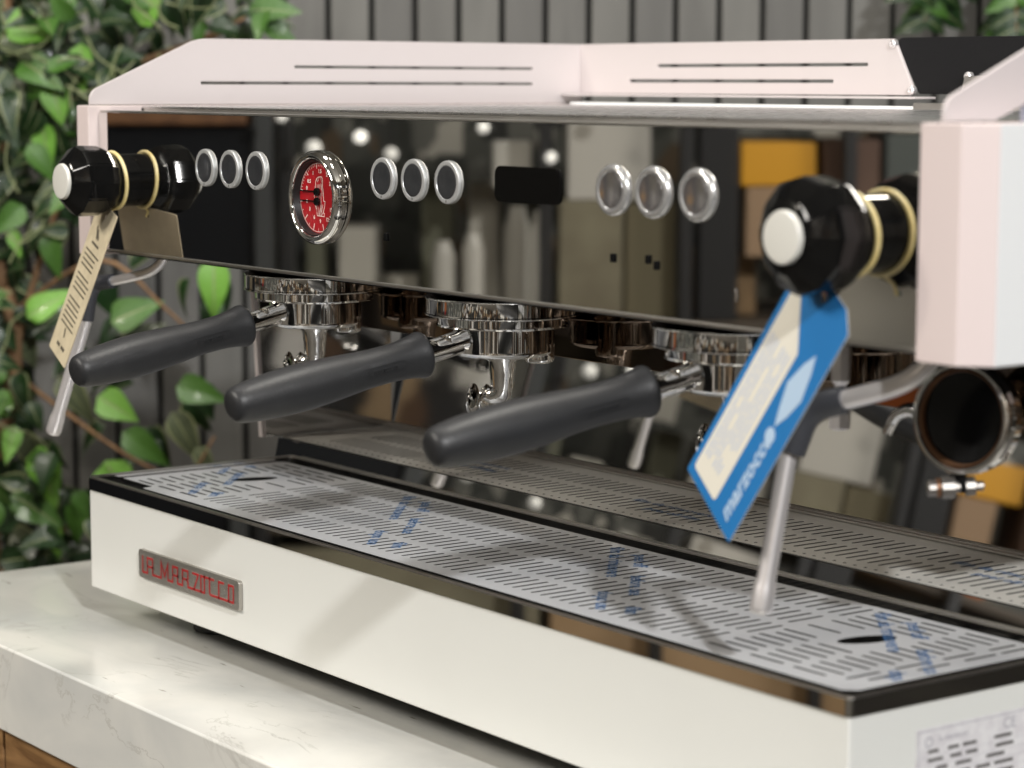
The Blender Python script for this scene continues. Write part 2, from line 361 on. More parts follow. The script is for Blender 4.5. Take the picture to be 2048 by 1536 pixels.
for x in (-.064, .210, .484, .757):
    film = []
    diag([("film da rimuovere", .075, .004), ("dopo uso", .205, .000), ("peel off", .070, .022), ("before use", .155, .021), ("film", .235, .020)], x, -.00235)
    obj("film_print", join_meshes(film), INK, fgrid, smooth=0, kind='stuff')
ms = []
# raised rear tray: polished riser and perforated rear grid
me = poly2mesh("riser", [(.2065, -.0104), (.2150, -.0104), (.2180, .0128), (.2114, .0128)], [], .998, sideM(.463)); obj("riser_strip", me, MIRROR, mac)
bm = NB(); box(bm, (-.036, .2142, -.0104), (.962, .345, .0035)); obj("rear_tray_bed", bm, BLACKP, mac)
bm = NB(); box(bm, (-.040, .19, -.0962), (-.0005, .56, -.0106), .0015); box(bm, (WM + .0005, .206, -.0962), (WM + .036, .56, -.0106), .0015); obj("base_side_extension", bm, WHITE2, mac)
holes = []
x = .0
while x < .93:
    holes.append([(x + .0015 * cos(a * pi / 3), .2195 + .0013 * sin(a * pi / 3)) for a in range(6)]); x += .01
x = .02; 
while x < .92:
    if not (.855 < x < .905): holes.append(slot_y(x, .2315, .2635, .0028))
    holes.append(slot_y(x + P / 2, .2735, .3055, .0028)); x += P
holes.append([(.88 + .012 * cos(i * pi / 8), .243 + .009 * sin(i * pi / 8)) for i in range(16)])
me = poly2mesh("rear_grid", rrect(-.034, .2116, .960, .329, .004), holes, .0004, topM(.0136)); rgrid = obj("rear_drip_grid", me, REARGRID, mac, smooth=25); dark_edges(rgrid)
ms = []
for x, y in ((.47, .262), (.79, .282), (.20, .27)):
    ms.append(text2mesh("film da rimuovere", .013, frameM((x, y, .01432), (1, 0, 0), (0, 1, 0)), .00006)); ms.append(text2mesh("peel off film", .013, frameM((x + .02, y - .018, .01432), (1, 0, 0), (0, 1, 0)), .00006))
obj("film_print", join_meshes(ms), INK, rgrid, smooth=0, kind="stuff")
bm = NB(); box(bm, (-.034, .3292, .0035), (.960, .3335, .0175), .001); box(bm, (-.034, .3245, .0146), (.960, .329, .0165), .0006); obj("rear_tray_lip", bm, SATIN, mac)
# backsplash, end wall, group panel, body
me = poly2mesh("splash", [(.3345, .0035), (.343, .0035), (.3680, .189), (.3600, .189)], [], .998, sideM(.463)); obj("backsplash", me, MIRROR, mac)
me = poly2mesh("endwall", [(.2145, .0145), (.3345, .0145), (.3345, .1885), (.186, .1885), (.196, .0145)], [], .003, sideM(-.0345)); obj("end_wall", me, MIRDK, mac)
me = poly2mesh("endedge", [(.1955, .0145), (.1855, .189), (.1815, .189), (.1915, .0145)], [], .006, sideM(-.0345)); obj("end_wall_trim", me, PINK2, mac)
bm = NB(); box(bm, (.024, .157, .137), (.955, .3345, .1885), .001); obj("group_panel", bm, mat("brown_reflection_steel", (.26, .20, .155), .05, 1), mac)  # brown look of the mirrored groups is put into the steel colour
bm = NB(); box(bm, (-.0250, .045, .1895), (.9540, .335, .3105)); box(bm, (-.0250, .3700, .0035), (.9540, .555, .3105)); obj("body_shell", bm, BLACKM, mac)
# mirror front panel with a folded bottom lip
me = poly2mesh("panel", [(-.0250, .1940), (.9540, .1952), (.9540, .3125), (-.0250, .3125)], [], .002, frontM(.0287)); panel = obj("front_panel", me, MIRROR, mac)
bm = NB(); box(bm, (-.025, .0262, .1932), (.954, .0445, .1958), .0008); obj("panel_bottom_lip", bm, SATIN, mac)
bm = NB(); box(bm, (-.025, .0290, .3127), (.954, .040, .3145), .0006); obj("panel_top_lip", bm, SATIN, mac)
# cup tray on top
bm = NB(); box(bm, (-.012, .041, .3107), (.942, .553, .3125)); obj("cup_tray", bm, BRUSH, mac)
holes = []
for i in range(40):
    for j in range(15):
        holes.append(rrect(.02 + i * .0225 + (j % 2) * .008, .075 + j * .030, .036 + i * .0225 + (j % 2) * .008, .0785 + j * .030, .0012, 1))
me = poly2mesh("cupgrid", rrect(.0, .055, .93, .545, .004), holes, .0012, topM(.3175)); obj("cup_grid", me, BRUSH, mac, smooth=25)
bm = NB()
for x in (0.0, .925): box(bm, (x, .056, .3127), (x + .005, .544, .3165))
box(bm, (0, .056, .3127), (.93, .060, .3165)); obj("cup_grid_frame", bm, SATIN, mac)
# side panels (octagonal front edge)
def pillar(sg, xin, m1, m2):
    xo = xin + sg * (.0285 if sg > 0 else .0200); xo2 = xin + sg * (.0425 if sg > 0 else .0340)
    pts = [(xin, .0195), (xo, .0195), (xo2, .033), (xo2, .555), (xin, .555)]
    if sg < 0: pts = pts[::-1]
    return pts
for sg, xin in ((-1, -.0270), (1, .9560)):
    pts = pillar(sg, xin, None, None)
    me = poly2mesh("sidepanel", roundpoly(pts, .0012, 2), [], .1262, topM(.2540), bev=.0012)
    me.materials.clear(); o = obj("side_panel", me, [PINK, WHITE2], mac, smooth=30)
    for p in o.data.polygons:
        p.material_index = 1 if (p.normal.x * sg > .85) else 0
# cup guards
gy0, gy1 = .020, .560
def guard(x, sg, zb=.3290):
    o = [(gy0 + .004, .3215), (gy0 + .003, .329), (gy0 + .028, .345), (.112, .3665), (.150, .3765), (gy1, .3765), (gy1, .3375), (gy1 - .015, .3375), (.075, .3275), (.058, .3215)]
    o = [(gy0 + .002, .3195), (gy0 + .002, .3300), (.128, .3765), (gy1, .3765), (gy1, zb), (.085, zb), (.060, .3195)]
    o = roundpoly(o, [0, .012, .045, 0, 0, .004, .004], 6) if zb > .32 else roundpoly(o[:5] + [(.055, .3195)], [0, .012, .045, 0, 0, 0], 6)
    h = [rrect(.227, .3510, .499, .3543, .001, 2), rrect(.130, .3362, .499, .3396, .001, 2)]
    me = poly2mesh("guard", o, h, .0022, sideM(x), bev=.0004); return obj("side_cup_guard", me, PINK2, mac, smooth=30)
guard(-.030, -1, .3195); guard(.9685, 1)
bm = NB(); box(bm, (.9655, .085, .3178), (.9715, .555, .3275)); obj("guard_gap_shade", bm, mat("gap_shade_grey", (.25, .26, .32), .6), mac)  # added strip, shade of the open gap put into its colour
# rear guard: pink part with slots, angled end, then black plate
o = [(-.030, .3290), (.428, .3300), (.402, .3765), (-.030, .3765)]
h = [rrect(.090, .3535, .372, .3573, .001, 2), rrect(.048, .3392, .330, .3430, .001, 2)]
me = poly2mesh("rguard", roundpoly(o, [0, .003, .003, 0]), h, .0022, frontM(gy1 - .001), bev=.0004); obj("rear_cup_guard", me, PINK2, mac, smooth=30)
bm = NB(); box(bm, (-.026, gy1 - .028, .3265), (.452, gy1 - .0025, .3283), .0005); obj("rear_guard_lip", bm, PINK2, mac)
bm = NB(); box(bm, (-.01, gy1 - .03, .3135), (.452, gy1 - .020, .3205), .001); obj("rear_rail", bm, WHITE2, mac)
bm = NB(); box(bm, (.4525, gy1 - .03, .3135), (.93, gy1 - .021, .3235), .001); obj("rear_rail_dark", bm, SATIN, mac)
o = [(.4295, .331), (.93, .331), (.93, .376), (.400, .3775)]
me = poly2mesh("blackplate", roundpoly(o, [.003, .002, .002, .006]), [], .004, frontM(gy1 + .0035), bev=.0005); obj("rear_black_plate", me, BLACKM, mac)
for (x, z) in ((.4015, .3725), (.4240, .3335), (.592, .3725), (.488, .3450), (.522, .3470), (.534, .3475)):
    bm = NB(); lathe(bm, (x, gy1 - .0012, z), (0, -1, 0), [(-.001, .0), (-.001, .0040), (.0026, .0040), (.0042, .0026), (.0042, .0020), (.0030, .0016), (.0030, 0)], 14); obj("screw", bm, CHROME2, mac)
bm = NB(); M = Matrix.Identity(4)
me = poly2mesh("bracket", [(.486, .3205), (.542, .3205), (.530, .3455), (.492, .3455)], [], .003, frontM(gy1 - .010)); obj("rear_bracket", me, SATIN, mac)
# ---- display, plugs
me = poly2mesh("display", rrect(.5575, .2600, .6290, .2838, .006, 5), [], .0016, frontM(.0271)); obj("display_window", me, SCREEN, mac)
for (x, z) in ((.4242, .2288), (.6836, .2293), (.7182, .2304), (.7264, .2272)):
    bm = NB(); box(bm, (x - .0021, .0262, z - .0028), (x + .0021, .0276, z + .0028), .0007); obj("panel_plug", bm, PLUG, mac)
bm = NB(); tube(bm, smoothpath([(.80, .0272, .2105), (.8005, .0272, .2145), (.7995, .0272, .218)], 3), .0003, 6)
obj("panel_scratch", bm, CHROME2, mac)
# ---- push buttons
def button(x, z, r, flat):
    bm = NB(); lathe(bm, (x, .0276, z), (0, -1, 0), [(0, 0), (0, r), (.0012, r), (.0019, r * .985), (.0021, r * .965), (.0022, r * .945), (.0022, r * .80), (.0019, r * .79), (.0019, 0)] if flat else [(0, 0), (0, r), (.0012, r * .995), (.0024, r * .95), (.0032, r * .88), (.0034, r * .80), (.0030, r * .73), (.0024, r * .70), (.0024, 0)], 48)
    b = obj("push_button", bm, BTNRING if flat else REFLRING, mac, smooth=30)
    bm = NB(); lathe(bm, (x, .0256 if flat else .0251, z), (0, -1, 0), [(0, r * (.775 if flat else .69)), (.0003, r * .68), (.0001, r * .5), (-.0001, 0)], 40); obj("button_cap", bm, BTNFACE if flat else REFLCENTRE, b, smooth=50)
    bm = NB(); box(bm, (x - .0002, .0250 if flat else .0240, z - r * .92), (x + .0002, .0256, z - r * .82)); obj("button_mark", bm, DINK2, b)
for x in (.1631, .2024, .2434, .4212, .4607, .5024): button(x, .2706, .0150, True)
for x in (.6836, .7228, .7646): button(x, .2720, .0165, False)
# ---- pressure gauge
gx, gz = .3345, .2535
bm = NB(); lathe(bm, (gx, .0276, gz), (0, -1, 0), [(0, .0300), (0, .0352), (.0012, .0352), (.0017, .0337), (.0024, .0336), (.0029, .0350), (.0048, .0349), (.0060, .0341), (.0072, .0331), (.0080, .0322), (.0084, .0312), (.0082, .0301), (.0074, .0292), (.0066, .0287), (.0050, .0285), (.0010, .0285)], 72)
g = obj("pressure_gauge", bm, CHROME, mac, smooth=32)
bm = NB(); lathe(bm, (gx, .0276, gz), (0, -1, 0), [(.0006, .0284), (.0058, .0284), (.0058, .0278), (.0008, .0266)], 64); obj('bore_wall', bm, BLACKP, g, smooth=50)
yd = .0268
bm = NB(); lathe(bm, (gx, yd, gz), (0, -1, 0), [(0, .0267), (.0002, .0266), (.0002, 0)], 64); obj("dial", bm, RED, g)
def dialM(y=yd - .0004): return frontM(y)
def dp(u, v): return (gx + (u - 550) / 301 * .0262, gz + (770 - v) / 570 * .0262)
ms = []
def ribbon(bm, pts, w, M, closed=False, z=0.0):
    n = len(pts); P2 = [Vector((p[0], p[1])) for p in pts]; L = []; R = []
    for i in range(n):
        a = P2[i - 1] if (i > 0 or closed) else P2[i]; b = P2[(i + 1) % n] if (i < n - 1 or closed) else P2[i]
        d1 = (P2[i] - a); d2 = (b - P2[i]); d1 = d1.normalized() if d1.length > 1e-9 else d2.normalized(); d2 = d2.normalized() if d2.length > 1e-9 else d1
        t = (d1 + d2); t = t.normalized() if t.length > 1e-6 else d1; nn = Vector((-t.y, t.x)); k = w / 2 / max(.35, nn.dot(Vector((-d1.y, d1.x))))
        e = Vector((0, 0))
        if not closed and i == 0: e = -d2 * w / 2
        if not closed and i == n - 1: e = d1 * w / 2
        L.append(bm.verts.new(M @ Vector((*(P2[i] + nn * k + e), z)))); R.append(bm.verts.new(M @ Vector((*(P2[i] - nn * k + e), z))))
    for i in range(n if closed else n - 1):
        j = (i + 1) % n; bm.faces.new((R[i], R[j], L[j], L[i]))
bm = NB()
lion = [(520, 470), (545, 440), (600, 432), (615, 460), (618, 600), (630, 700), (632, 820), (656, 830), (650, 900), (625, 1010), (642, 1022), (642, 1072), (530, 1065), (515, 960), (495, 900), (492, 800), (480, 750), (497, 700), (485, 650), (502, 600), (505, 520)]
ribbon(bm, [dp(*p) for p in lion], .00055, dialM(), True)
for a, b in (((620, 880), (600, 1000)), ((515, 900), (520, 1000)), ((540, 900), (548, 1050)), ((585, 900), (570, 1060)), ((600, 910), (590, 1060)), ((530, 560), (530, 620)), ((550, 560), (552, 620)), ((572, 560), (574, 620)), ((592, 540), (596, 640)), ((605, 560), (610, 740)), ((560, 700), (560, 790)), ((590, 700), (592, 900)), ((535, 700), (520, 800)), ((620, 1010), (600, 1060)), ((575, 950), (560, 1060)), ((525, 470), (540, 520)), ((560, 450), (550, 500)), ((590, 450), (600, 520))):
    ribbon(bm, [dp(*a), dp(*b)], .0004, dialM())
R0 = .0256
def pol(r, a): return (gx + r * cos(a), gz + r * sin(a))
for a0, a1 in ((radians(-12), radians(168)), (radians(188), radians(352))):
    ribbon(bm, [pol(R0, a0 + (a1 - a0) * i / 40) for i in range(41)], .0004, dialM())
for i in range(31):
    a = radians(168) + (radians(-12) - radians(168)) * i / 30; w = .0007 if i % 6 == 0 else .00035; l = .0036 if i % 6 == 0 else .0022
    ribbon(bm, [pol(R0, a), pol(R0 - l, a)], w, dialM())
for i in range(11):
    a = radians(188) + radians(164) * i / 10; l = .0048 if i % 2 == 0 else .0024
    ribbon(bm, [pol(R0, a), pol(R0 - l, a)], .0008 if i % 2 == 0 else .0004, dialM())
obj("dial_marking", bm, OFFW, g, smooth=0)
ms = []
def num(s, u, v, sz=.0040):
    p = dp(u, v); ms.append(text2mesh(s, sz, Matrix(((1, 0, 0, p[0]), (0, 0, -1, yd - .0004), (0, 1, 0, p[1]), (0, 0, 0, 1))), .0001, bold=.0001))
for s, u, v in (("0", 362, 630), ("0.5", 400, 515), ("1", 465, 380), ("1.5", 575, 345), ("2", 685, 395), ("2.5", 750, 540), ("0", 362, 845), ("3", 408, 965), ("6", 480, 1095), ("9", 578, 1155), ("12", 690, 1120), ("15", 750, 960)): num(s, u, v)
obj("dial_numeral", join_meshes(ms), OFFW, g, smooth=0)
for hz, dz in ((gz + .0042, .0006), (gz - .0030, .0004)):
    bm = NB(); lathe(bm, (gx - .0002, yd - .0008, hz), (0, -1, 0), [(0, 0), (0, .0031), (.0018, .0031), (.0026, .0024), (.0026, 0)], 24)
    box(bm, (gx - .0235, yd - .0020, hz - .0005 + dz * .5), (gx, yd - .0014, hz + .0005 + dz * .5)); obj("needle", bm, BLACK, g)
# ---- maker's badge
bx0, bx1, bz0, bz1 = .0965, .2615, -.0702, -.0472
me = poly2mesh("badge", rrect(bx0, bz0, bx1, bz1, .0022, 4), [], .0030, frontM(-.0019), bev=.0004); badge = obj("badge", me, BADGE, mac, smooth=40)
strokes = [[(0, 1), (0, 0), (.5, 0), (.5, 1), (1.05, 1), (1.05, 0), (1.95, 0), (1.95, 1.02), (2.3, .18), (2.65, 1.02), (2.65, 0), (3.15, 0), (3.15, 1), (3.65, 1), (3.65, 0), (4.15, 0), (4.15, 1), (4.7, 1), (4.7, .5), (4.55, .42), (4.7, .3), (4.7, 0), (5.25, 0), (6.0, 0)],
           [(.5, .45), (1.05, .45)], [(3.15, .45), (3.65, .45)], [(4.15, .45), (4.6, .45)],
           [(5.2, 1), (5.75, 1), (5.3, 0)], [(6.0, 0), (6.35, 0), (6.35, 1)], [(6.0, 0), (6.0, 1), (7.25, 1)], [(6.85, 1), (6.85, .1), (6.95, 0), (9.15, 0), (9.15, 1), (8.7, 1), (8.7, 0)], [(7.75, 0), (7.75, 1), (8.2, 1)]]
k = (bx1 - bx0 - .015) / 9.15; hh = .0128; ox = bx0 + .0075; oz = bz0 + .0052
def bpz(p): return (ox + p[0] * k, oz + p[1] * hh)
bm = NB()
for s in strokes: ribbon(bm, [bpz(p) for p in s], .0025, frontM(-.00395))
obj("letter_edge", bm, RIMW, badge, smooth=0)
bm = NB()
for s in strokes: ribbon(bm, [bpz(p) for p in s], .0018, frontM(-.00420))
obj("lettering", bm, REDL, badge, smooth=0)
# ---- rating plate on the right end of the base
me = poly2mesh("rating", rrect(.0530, -.088, .1475, -.0262, .001, 2), [], .0006, sideM(WM + .0005)); rp = obj("rating_plate", me, PLATE, mac, smooth=0)
bm = NB(); RM = sideM(WM + .0010); rnd = random.Random(4)
ribbon(bm, [(.0545, -.0865), (.1460, -.0865), (.1460, -.0277), (.0545, -.0277)], .0005, RM, True)
for i in range(8): ribbon(bm, [(.0565, -.043 - i * .0052), (.1440, -.043 - i * .0052)], .0002, RM)
obj("plate_line", bm, GLINE, rp, smooth=0)
bm = NB()
for i in range(7):
    zz = -.0402 - i * .0052; y = .060 + rnd.uniform(0, .012)
    while y < .138:
        l = rnd.uniform(.006, .015)
        ribbon(bm, [(y, zz), (min(y + l, .1435), zz)], .0018, RM, z=.00005); y += l + rnd.uniform(.004, .018)
obj("plate_print", bm, DINK2, rp, smooth=0)
ms = [text2mesh("CE", .0095, RM @ Matrix.Translation((.1300, -.0335, .00006)), .00005), text2mesh("la marzocco", .0050, RM @ Matrix.Translation((.0830, -.0335, .00006)), .00005)]
bm = join_meshes(ms); ribbon(bm, [(.0625 + .0028 * cos(i * pi / 8), -.0345 + .0028 * sin(i * pi / 8)) for i in range(16)], .0010, RM, True, z=.00006)
obj("plate_heading", bm, GLINE, rp, smooth=0)
# ---- group heads
GX = (.2040, .4625, .7185); GY = .1030
def group_head(x):
    bm = NB(); c = (x, GY, .1722)
    lathe(bm, c, (0, 0, 1), [(-.0002, .0), (-.0002, .0540), (.0000, .0560), (.0007, .0570), (.0014, .0570), (.0020, .0562), (.0118, .0562), (.0126, .0568), (.0134, .0566), (.0138, .0556), (.0134, .0530), (.0090, .0515), (.0090, .0400), (.0250, .0400)], 80)
    gh = obj("group_head", bm, CHROME, mac, smooth=40)
    bm = NB(); lathe(bm, (x, GY, .1640), (0, 0, 1), [(0, .030), (0, .0468), (.0004, .0480), (.0011, .0483), (.0018, .0476), (.0070, .0476), (.0080, .0486), (.0083, .048), (.0083, .03)], 72); obj("locking_ring", bm, CHROME, gh, smooth=40)
    bm = NB(); lathe(bm, (x, GY - .02, .18), (0, 1, 0), [(0, .0), (0, .0085), (.072, .0085)], 40); obj("group_neck", bm, CHROME, gh)
    # stud screws on the bell flank
for x in GX: group_head(x)
# ---- steam knobs (faceted, black) and their bands
def knob(x, kz=.2562, q=1.0):
    bm = NB(); n = 12; prof = [(-.0330, .0155), (-.0312, .0195 * q), (-.0222, .0290 * q), (-.0175, .0298 * q), (-.0030, .0294 * q), (.0040, .0268 * q), (.0095, .0236), (.0110, .0225)]
    lathe(bm, (x, 0, kz), (0, 1, 0), prof, n)
    bmesh.ops.bevel(bm, geom=[e for e in bm.edges if abs((e.verts[0].co - e.verts[1].co).normalized().y) > .3], offset=.0012, segments=2, affect='EDGES')
    kb = obj("steam_knob", bm, BLACK, mac, smooth=25)
    bm = NB(); lathe(bm, (x, 0, kz), (0, 1, 0), [(.0100, 0), (.0100, .0222), (.0276, .0222)], 40); obj("knob_collar", bm, BLACK, kb)
    bm = NB(); lathe(bm, (x, 0, kz), (0, -1, 0), [(.030, 0), (.030, .0150), (.0345, .0150), (.0358, .0142), (.0362, .0120), (.0364, 0)], 40); obj("knob_cap", bm, CAP, kb, smooth=40)
KXL, KXR, KZ = .0290, .9060, .2562
knob(KXL); knob(KXR, q=1.12)
# ---- steam wands
def wand(path, tip, joint, r=.0058, k=1.0):
    bm = NB(); tube(bm, smoothpath(path, 8), r, 24); w = obj("steam_wand", bm, CHROME2, mac, smooth=60)
    bm = NB(); lathe(bm, path[0], (0, 0, -1), [(-.02, .0), (-.02, .0095), (.002, .0095), (.004, .0075), (.004, 0)], 24); obj("ball_joint_cover", bm, CHROME2, w)
    bm = NB(); tube(bm, smoothpath(joint, 8), [q * k for q in (.0078, .0084, .0080, .0080, .0084, .0078)], 24); obj("rubber_grip", bm, GRIP, w, smooth=60)
    a, b = Vector(tip[0]), Vector(tip[1]); d = (b - a); L = d.length
    bm = NB(); lathe(bm, a, d, [(0, .0055), (L - .022, .0056), (L - .016, .0068), (L - .004, .0070), (L - .001, .0060), (L, .0035), (L, 0)], 28); obj("wand_tip", bm, CHROME2, w, smooth=50)
wand([(.935, .058, .205), (.934, .056, .190), (.921, .047, .1735), (.895, .036, .1630), (.872, .029, .1565)], [(.856, .0195, .127), (.8555, 0, .0345)], [(.887, .034, .1605), (.872, .029, .1555), (.863, .0245, .146), (.8578, .0205, .128)])
wand([(.038, .060, .205), (.037, .058, .192), (.024, .050, .1775), (-.004, .034, .1690), (-.030, .024, .1640)], [(-.036, .019, .136), (-.070, .000, .0290)], [(-.010, .031, .1675), (-.028, .025, .1640), (-.034, .0205, .152), (-.037, .019, .132)], .0042, .8)
# hot water outlet beside the right hand wand
bm = NB(); lathe(bm, (.8150, .1, .1295), (0, 0, 1), [(0, 0), (0, .0052), (.001, .0066), (.014, .0066), (.0155, .0045), (.027, .0036), (.030, .0058), (.040, .0062), (.06, .0062)], 8); obj("hot_water_outlet", bm, CHROME2, mac, smooth=20)
# ------------------------------------------------------------------ portafilters
def portafilter(x, label):
    cz = .155
    t = thing("portafilter", label, "portafilter", (x, GY, cz), "portafilters locked into the group heads")
    bm = NB(); lathe(bm, (x, GY, .1415), (0, 0, 1), [(0, 0), (0, .024), (.0008, .0310), (.0020, .0348), (.0042, .0364), (.0060, .0362), (.0225, .0362), (.0228, .031)], 72)
    # side lugs
    lathe(bm, (x + .0160, GY + .0215, .1370), (0, 0, 1), [(0, 0), (0, .0090), (.0012, .0106), (.003, .0110), (.026, .0110)], 32)
    body = obj("filter_body", bm, CHROME, t, smooth=40)
    bm = NB(); lathe(bm, (x, GY, .1165), (0, 0, 1), [(0, 0), (0, .0072), (.0022, .0084), (.012, .0092), (.0215, .0102), (.0225, .0116), (.0255, .0116), (.026, .008)], 32)
    tube(bm, smoothpath([(x, GY, .124), (x, GY, .1185), (x - .0015, GY - .001, .1145), (x - .006, GY - .004, .1125), (x - .013, GY - .0085, .1125)], 5), [.0080, .0080, .0076, .0062, .0052], 24)
    obj("spout_stem", bm, CHROME, t, smooth=60)
    # twin spout: two thin dished chutes, one behind the other
    ax = Vector((-.83, -.55, 0)).normalized()
    for k_ in (.0125, .0225):
        c = Vector((x, GY, .1085)) + ax * k_; bm = NB(); lathe(bm, c, ax + Vector((0, 0, .06)), [(-.0030, 0), (-.0026, .0050), (-.0012, .0092), (.0004, .0116), (.0010, .0119), (.0012, .0114), (.0000, .0092), (-.0012, .0050), (-.0016, 0)], 36)
        obj("spout_lip", bm, CHROME, t, smooth=50)
    a = Vector((x, GY - .032, .1555)); b = Vector((x, .0335, .1472)); d = (b - a)
    bm = NB(); lathe(bm, a, d, [(-.006, .0110), (.002, .0096), (.010, .0086), (d.length + .012, .0082)], 32); obj("handle_neck", bm, CHROME, t, smooth=60)
    e = Vector((x, -.1225, .1215)); dd = e - b; L = dd.length
    prof = [(0.0, .0), (0.0, .0085), (.000, .0150), (.006, .0166), (.018, .0168), (.035, .0160), (.075, .0148), (.13, .0138), (.19, .0134), (.27, .0134), (.34, .0138), (.395, .0145), (.405, .01455), (.415, .01475), (.47, .0154), (.54, .0161), (.62, .0166), (.70, .0166), (.78, .0161), (.86, .0151), (.92, .0140), (.955, .0131), (.98, .0119), (.994, .0098), (1.0, .0065), (1.0015, 0)]
    bm = NB(); lathe(bm, b, dd, [(p[0] * L, p[1]) for p in prof], 56)
    h = obj("handle", bm, RUBBER, t, smooth=60)
    # recessed name plate on the flank of the handle, near the collar
    dn = dd.normalized(); c = b + dn * (L * .27); nrm = Vector((1, 0, -.02)); nrm = (nrm - dn * nrm.dot(dn)).normalized(); up = nrm.cross(dn)
    if up.z < 0: up = -up
    Mx = frameM(c + nrm * .01305, -dn if False else -dn, up) if (-dn).cross(up).dot(nrm) > 0 else frameM(c + nrm * .01305, dn, up)
    bm = NB(); ribbon(bm, rrect(-.020, -.0030, .020, .0030, .0029, 5), .0005, Mx, True, z=.0009); o1 = obj("name_border", bm, RUBBER, h, smooth=0)
    me = text2mesh("la marzocco", .0052, Mx @ Matrix.Translation((0, 0, .00072)), .0006); obj("name_relief", me, RUBBER, h, smooth=0)
    return t
pf = portafilter(GX[0], "black handled portafilter in the group head nearest the pressure gauge's left side")
pf['label'] = "portafilter in the leftmost group head, nearest the tan hang tag"
p2 = dup(pf, (GX[1] - GX[0], 0, 0), "middle portafilter, its spout hanging behind the next black handle")
p3 = dup(pf, (GX[2] - GX[0], 0, 0), "portafilter in the right group head, partly behind the blue hang tag")
pf.rotation_euler.z = radians(5.2); p2.rotation_euler.z = radians(-.7); p3.rotation_euler.z = radians(-6.0)
# spare portafilter hanging behind the wand
sp = thing("spare_portafilter", "loose chrome portafilter with dark basket facing outward under the right side panel", "portafilter", (.8987, .120, .1456))
c = Vector((.8987, .120, .1445)); ax = Vector((.16, -.975, .06)).normalized()
bm = NB(); lathe(bm, c, ax, [(-.024, 0), (-.024, .020), (-.020, .0260), (-.012, .0290), (-.010, .0325), (-.002, .0335), (.000, .0322), (.003, .0335), (.0055, .0330), (.0062, .0315), (.0060, .0300), (.002, .0285), (-.004, .0275)], 64); spb = obj("filter_body", bm, CHROME, sp, smooth=40)
bm = NB(); lathe(bm, c, ax, [(.0038, .0286), (.0040, .0280), (.0034, .0274), (.0010, .0271)], 56); obj("gasket", bm, COPPER, sp, smooth=60)
bm = NB(); lathe(bm, c, ax, [(.0014, .0273), (.0004, .0268), (.0002, .0250), (.0002, 0)], 56); obj("blind_basket", bm, mat("dark_basket", (.010, .010, .010), .10, .3), sp, smooth=40)
bm = NB(); box(bm, (c.x - .0075, c.y - .0045, .1005), (c.x + .0045, c.y - .0015, .1165), .0008); obj("hanging_strap", bm, BLACKM, sp)
bc = Vector((c.x - .0015, c.y - .003, .1035)); bd = Vector((.62, .78, .06)).normalized()
bm = NB(); lathe(bm, bc - bd * .018, bd, [(0, 0), (0, .0040), (.001, .0050), (.006, .0050), (.0065, .0035), (.008, .0035), (.0085, .0068), (.016, .0068), (.0165, .004), (.022, .004), (.0225, .0062), (.028, .0060), (.029, .003), (.033, .003), (.034, 0)], 12); obj("bolt", bm, mat("bolt_steel", (.30, .28, .26), .38, .9), sp, smooth=20)
bm = NB(); lathe(bm, bc - bd * .0115, bd, [(-.001, .0030), (-.001, .0058), (.0012, .0058), (.0012, .0030)], 24); obj("washer", bm, COPPER, sp)
bm = NB(); tube(bm, smoothpath([c + Vector((-.012, .018, -.002)), c + Vector((-.034, .016, -.002)), c + Vector((-.045, .013, -.006))], 5), [.010, .0085, .007], 20)
tube(bm, smoothpath([c + Vector((-.043, .013, -.004)), c + Vector((-.054, .010, -.002)), c + Vector((-.064, .008, -.007)), c + Vector((-.070, .007, -.018))], 5), [.0055, .0045, .0036, .0030], 16)
tube(bm, smoothpath([c + Vector((-.040, .013, -.006)), c + Vector((-.034, .013, -.013)), c + Vector((-.028, .013, -.016))], 5), [.0055, .005, .004], 16)
obj("spout", bm, CHROME, sp, smooth=60)
# ------------------------------------------------------------------ hang tags
def hang_tag(x, label, hole, ldir, wdir, L, Wd, front, back, kind):
    t = thing("hang_tag", label, "tag", tuple(hole)); l = Vector(ldir).normalized(); w = Vector(wdir); w = (w - l * w.dot(l)).normalized()
    # plate coordinates: X along width, Y up (against l); the printed side faces the viewer
    nrm = w.cross(-l).normalized(); M = frameM(Vector(hole), w, -l)
    flip = nrm.y > 0
    sh = -1 if flip else 1
    h = .008; o = [(-Wd / 2, h - L), (Wd / 2, h - L), (Wd / 2, h - .009), (Wd / 2 - .012, h), (-Wd / 2 + .012, h), (-Wd / 2, h - .009)] if kind == 'blue' else [(-Wd / 2, h - L), (Wd / 2, h - L), (Wd / 2, h), (-Wd / 2, h)]
    hole2 = [[(.0022 * cos(i * pi / 6), .0022 * sin(i * pi / 6)) for i in range(12)]]
    me = poly2mesh("card", roundpoly(o, .0015, 2), hole2, .0007, M)
    for _ in range(1): pass
    o1 = obj("card", me, [front, back], t, smooth=0)
    for p in o1.data.polygons:
        n = p.normal; p.material_index = 0 if n.y < 0 and abs(n.dot(nrm)) > .8 else 1
    z = .0005 * sh
    return t, M, z
def band(t, x, y, R, hole, m):
    bm = NB(); a0 = radians(0); ring_tube(bm, (x, y, KZ), (0, 1, .06), R, .0017, 56, 10)
    bot = Vector((x + .001, y, KZ - R)); tube(bm, smoothpath([bot, (bot + Vector(hole)) / 2 + Vector((.001, -.001, 0)), Vector(hole) + Vector((0, .0015, -.001))], 5), .0011, 8); obj("band", bm, m, t, smooth=60)
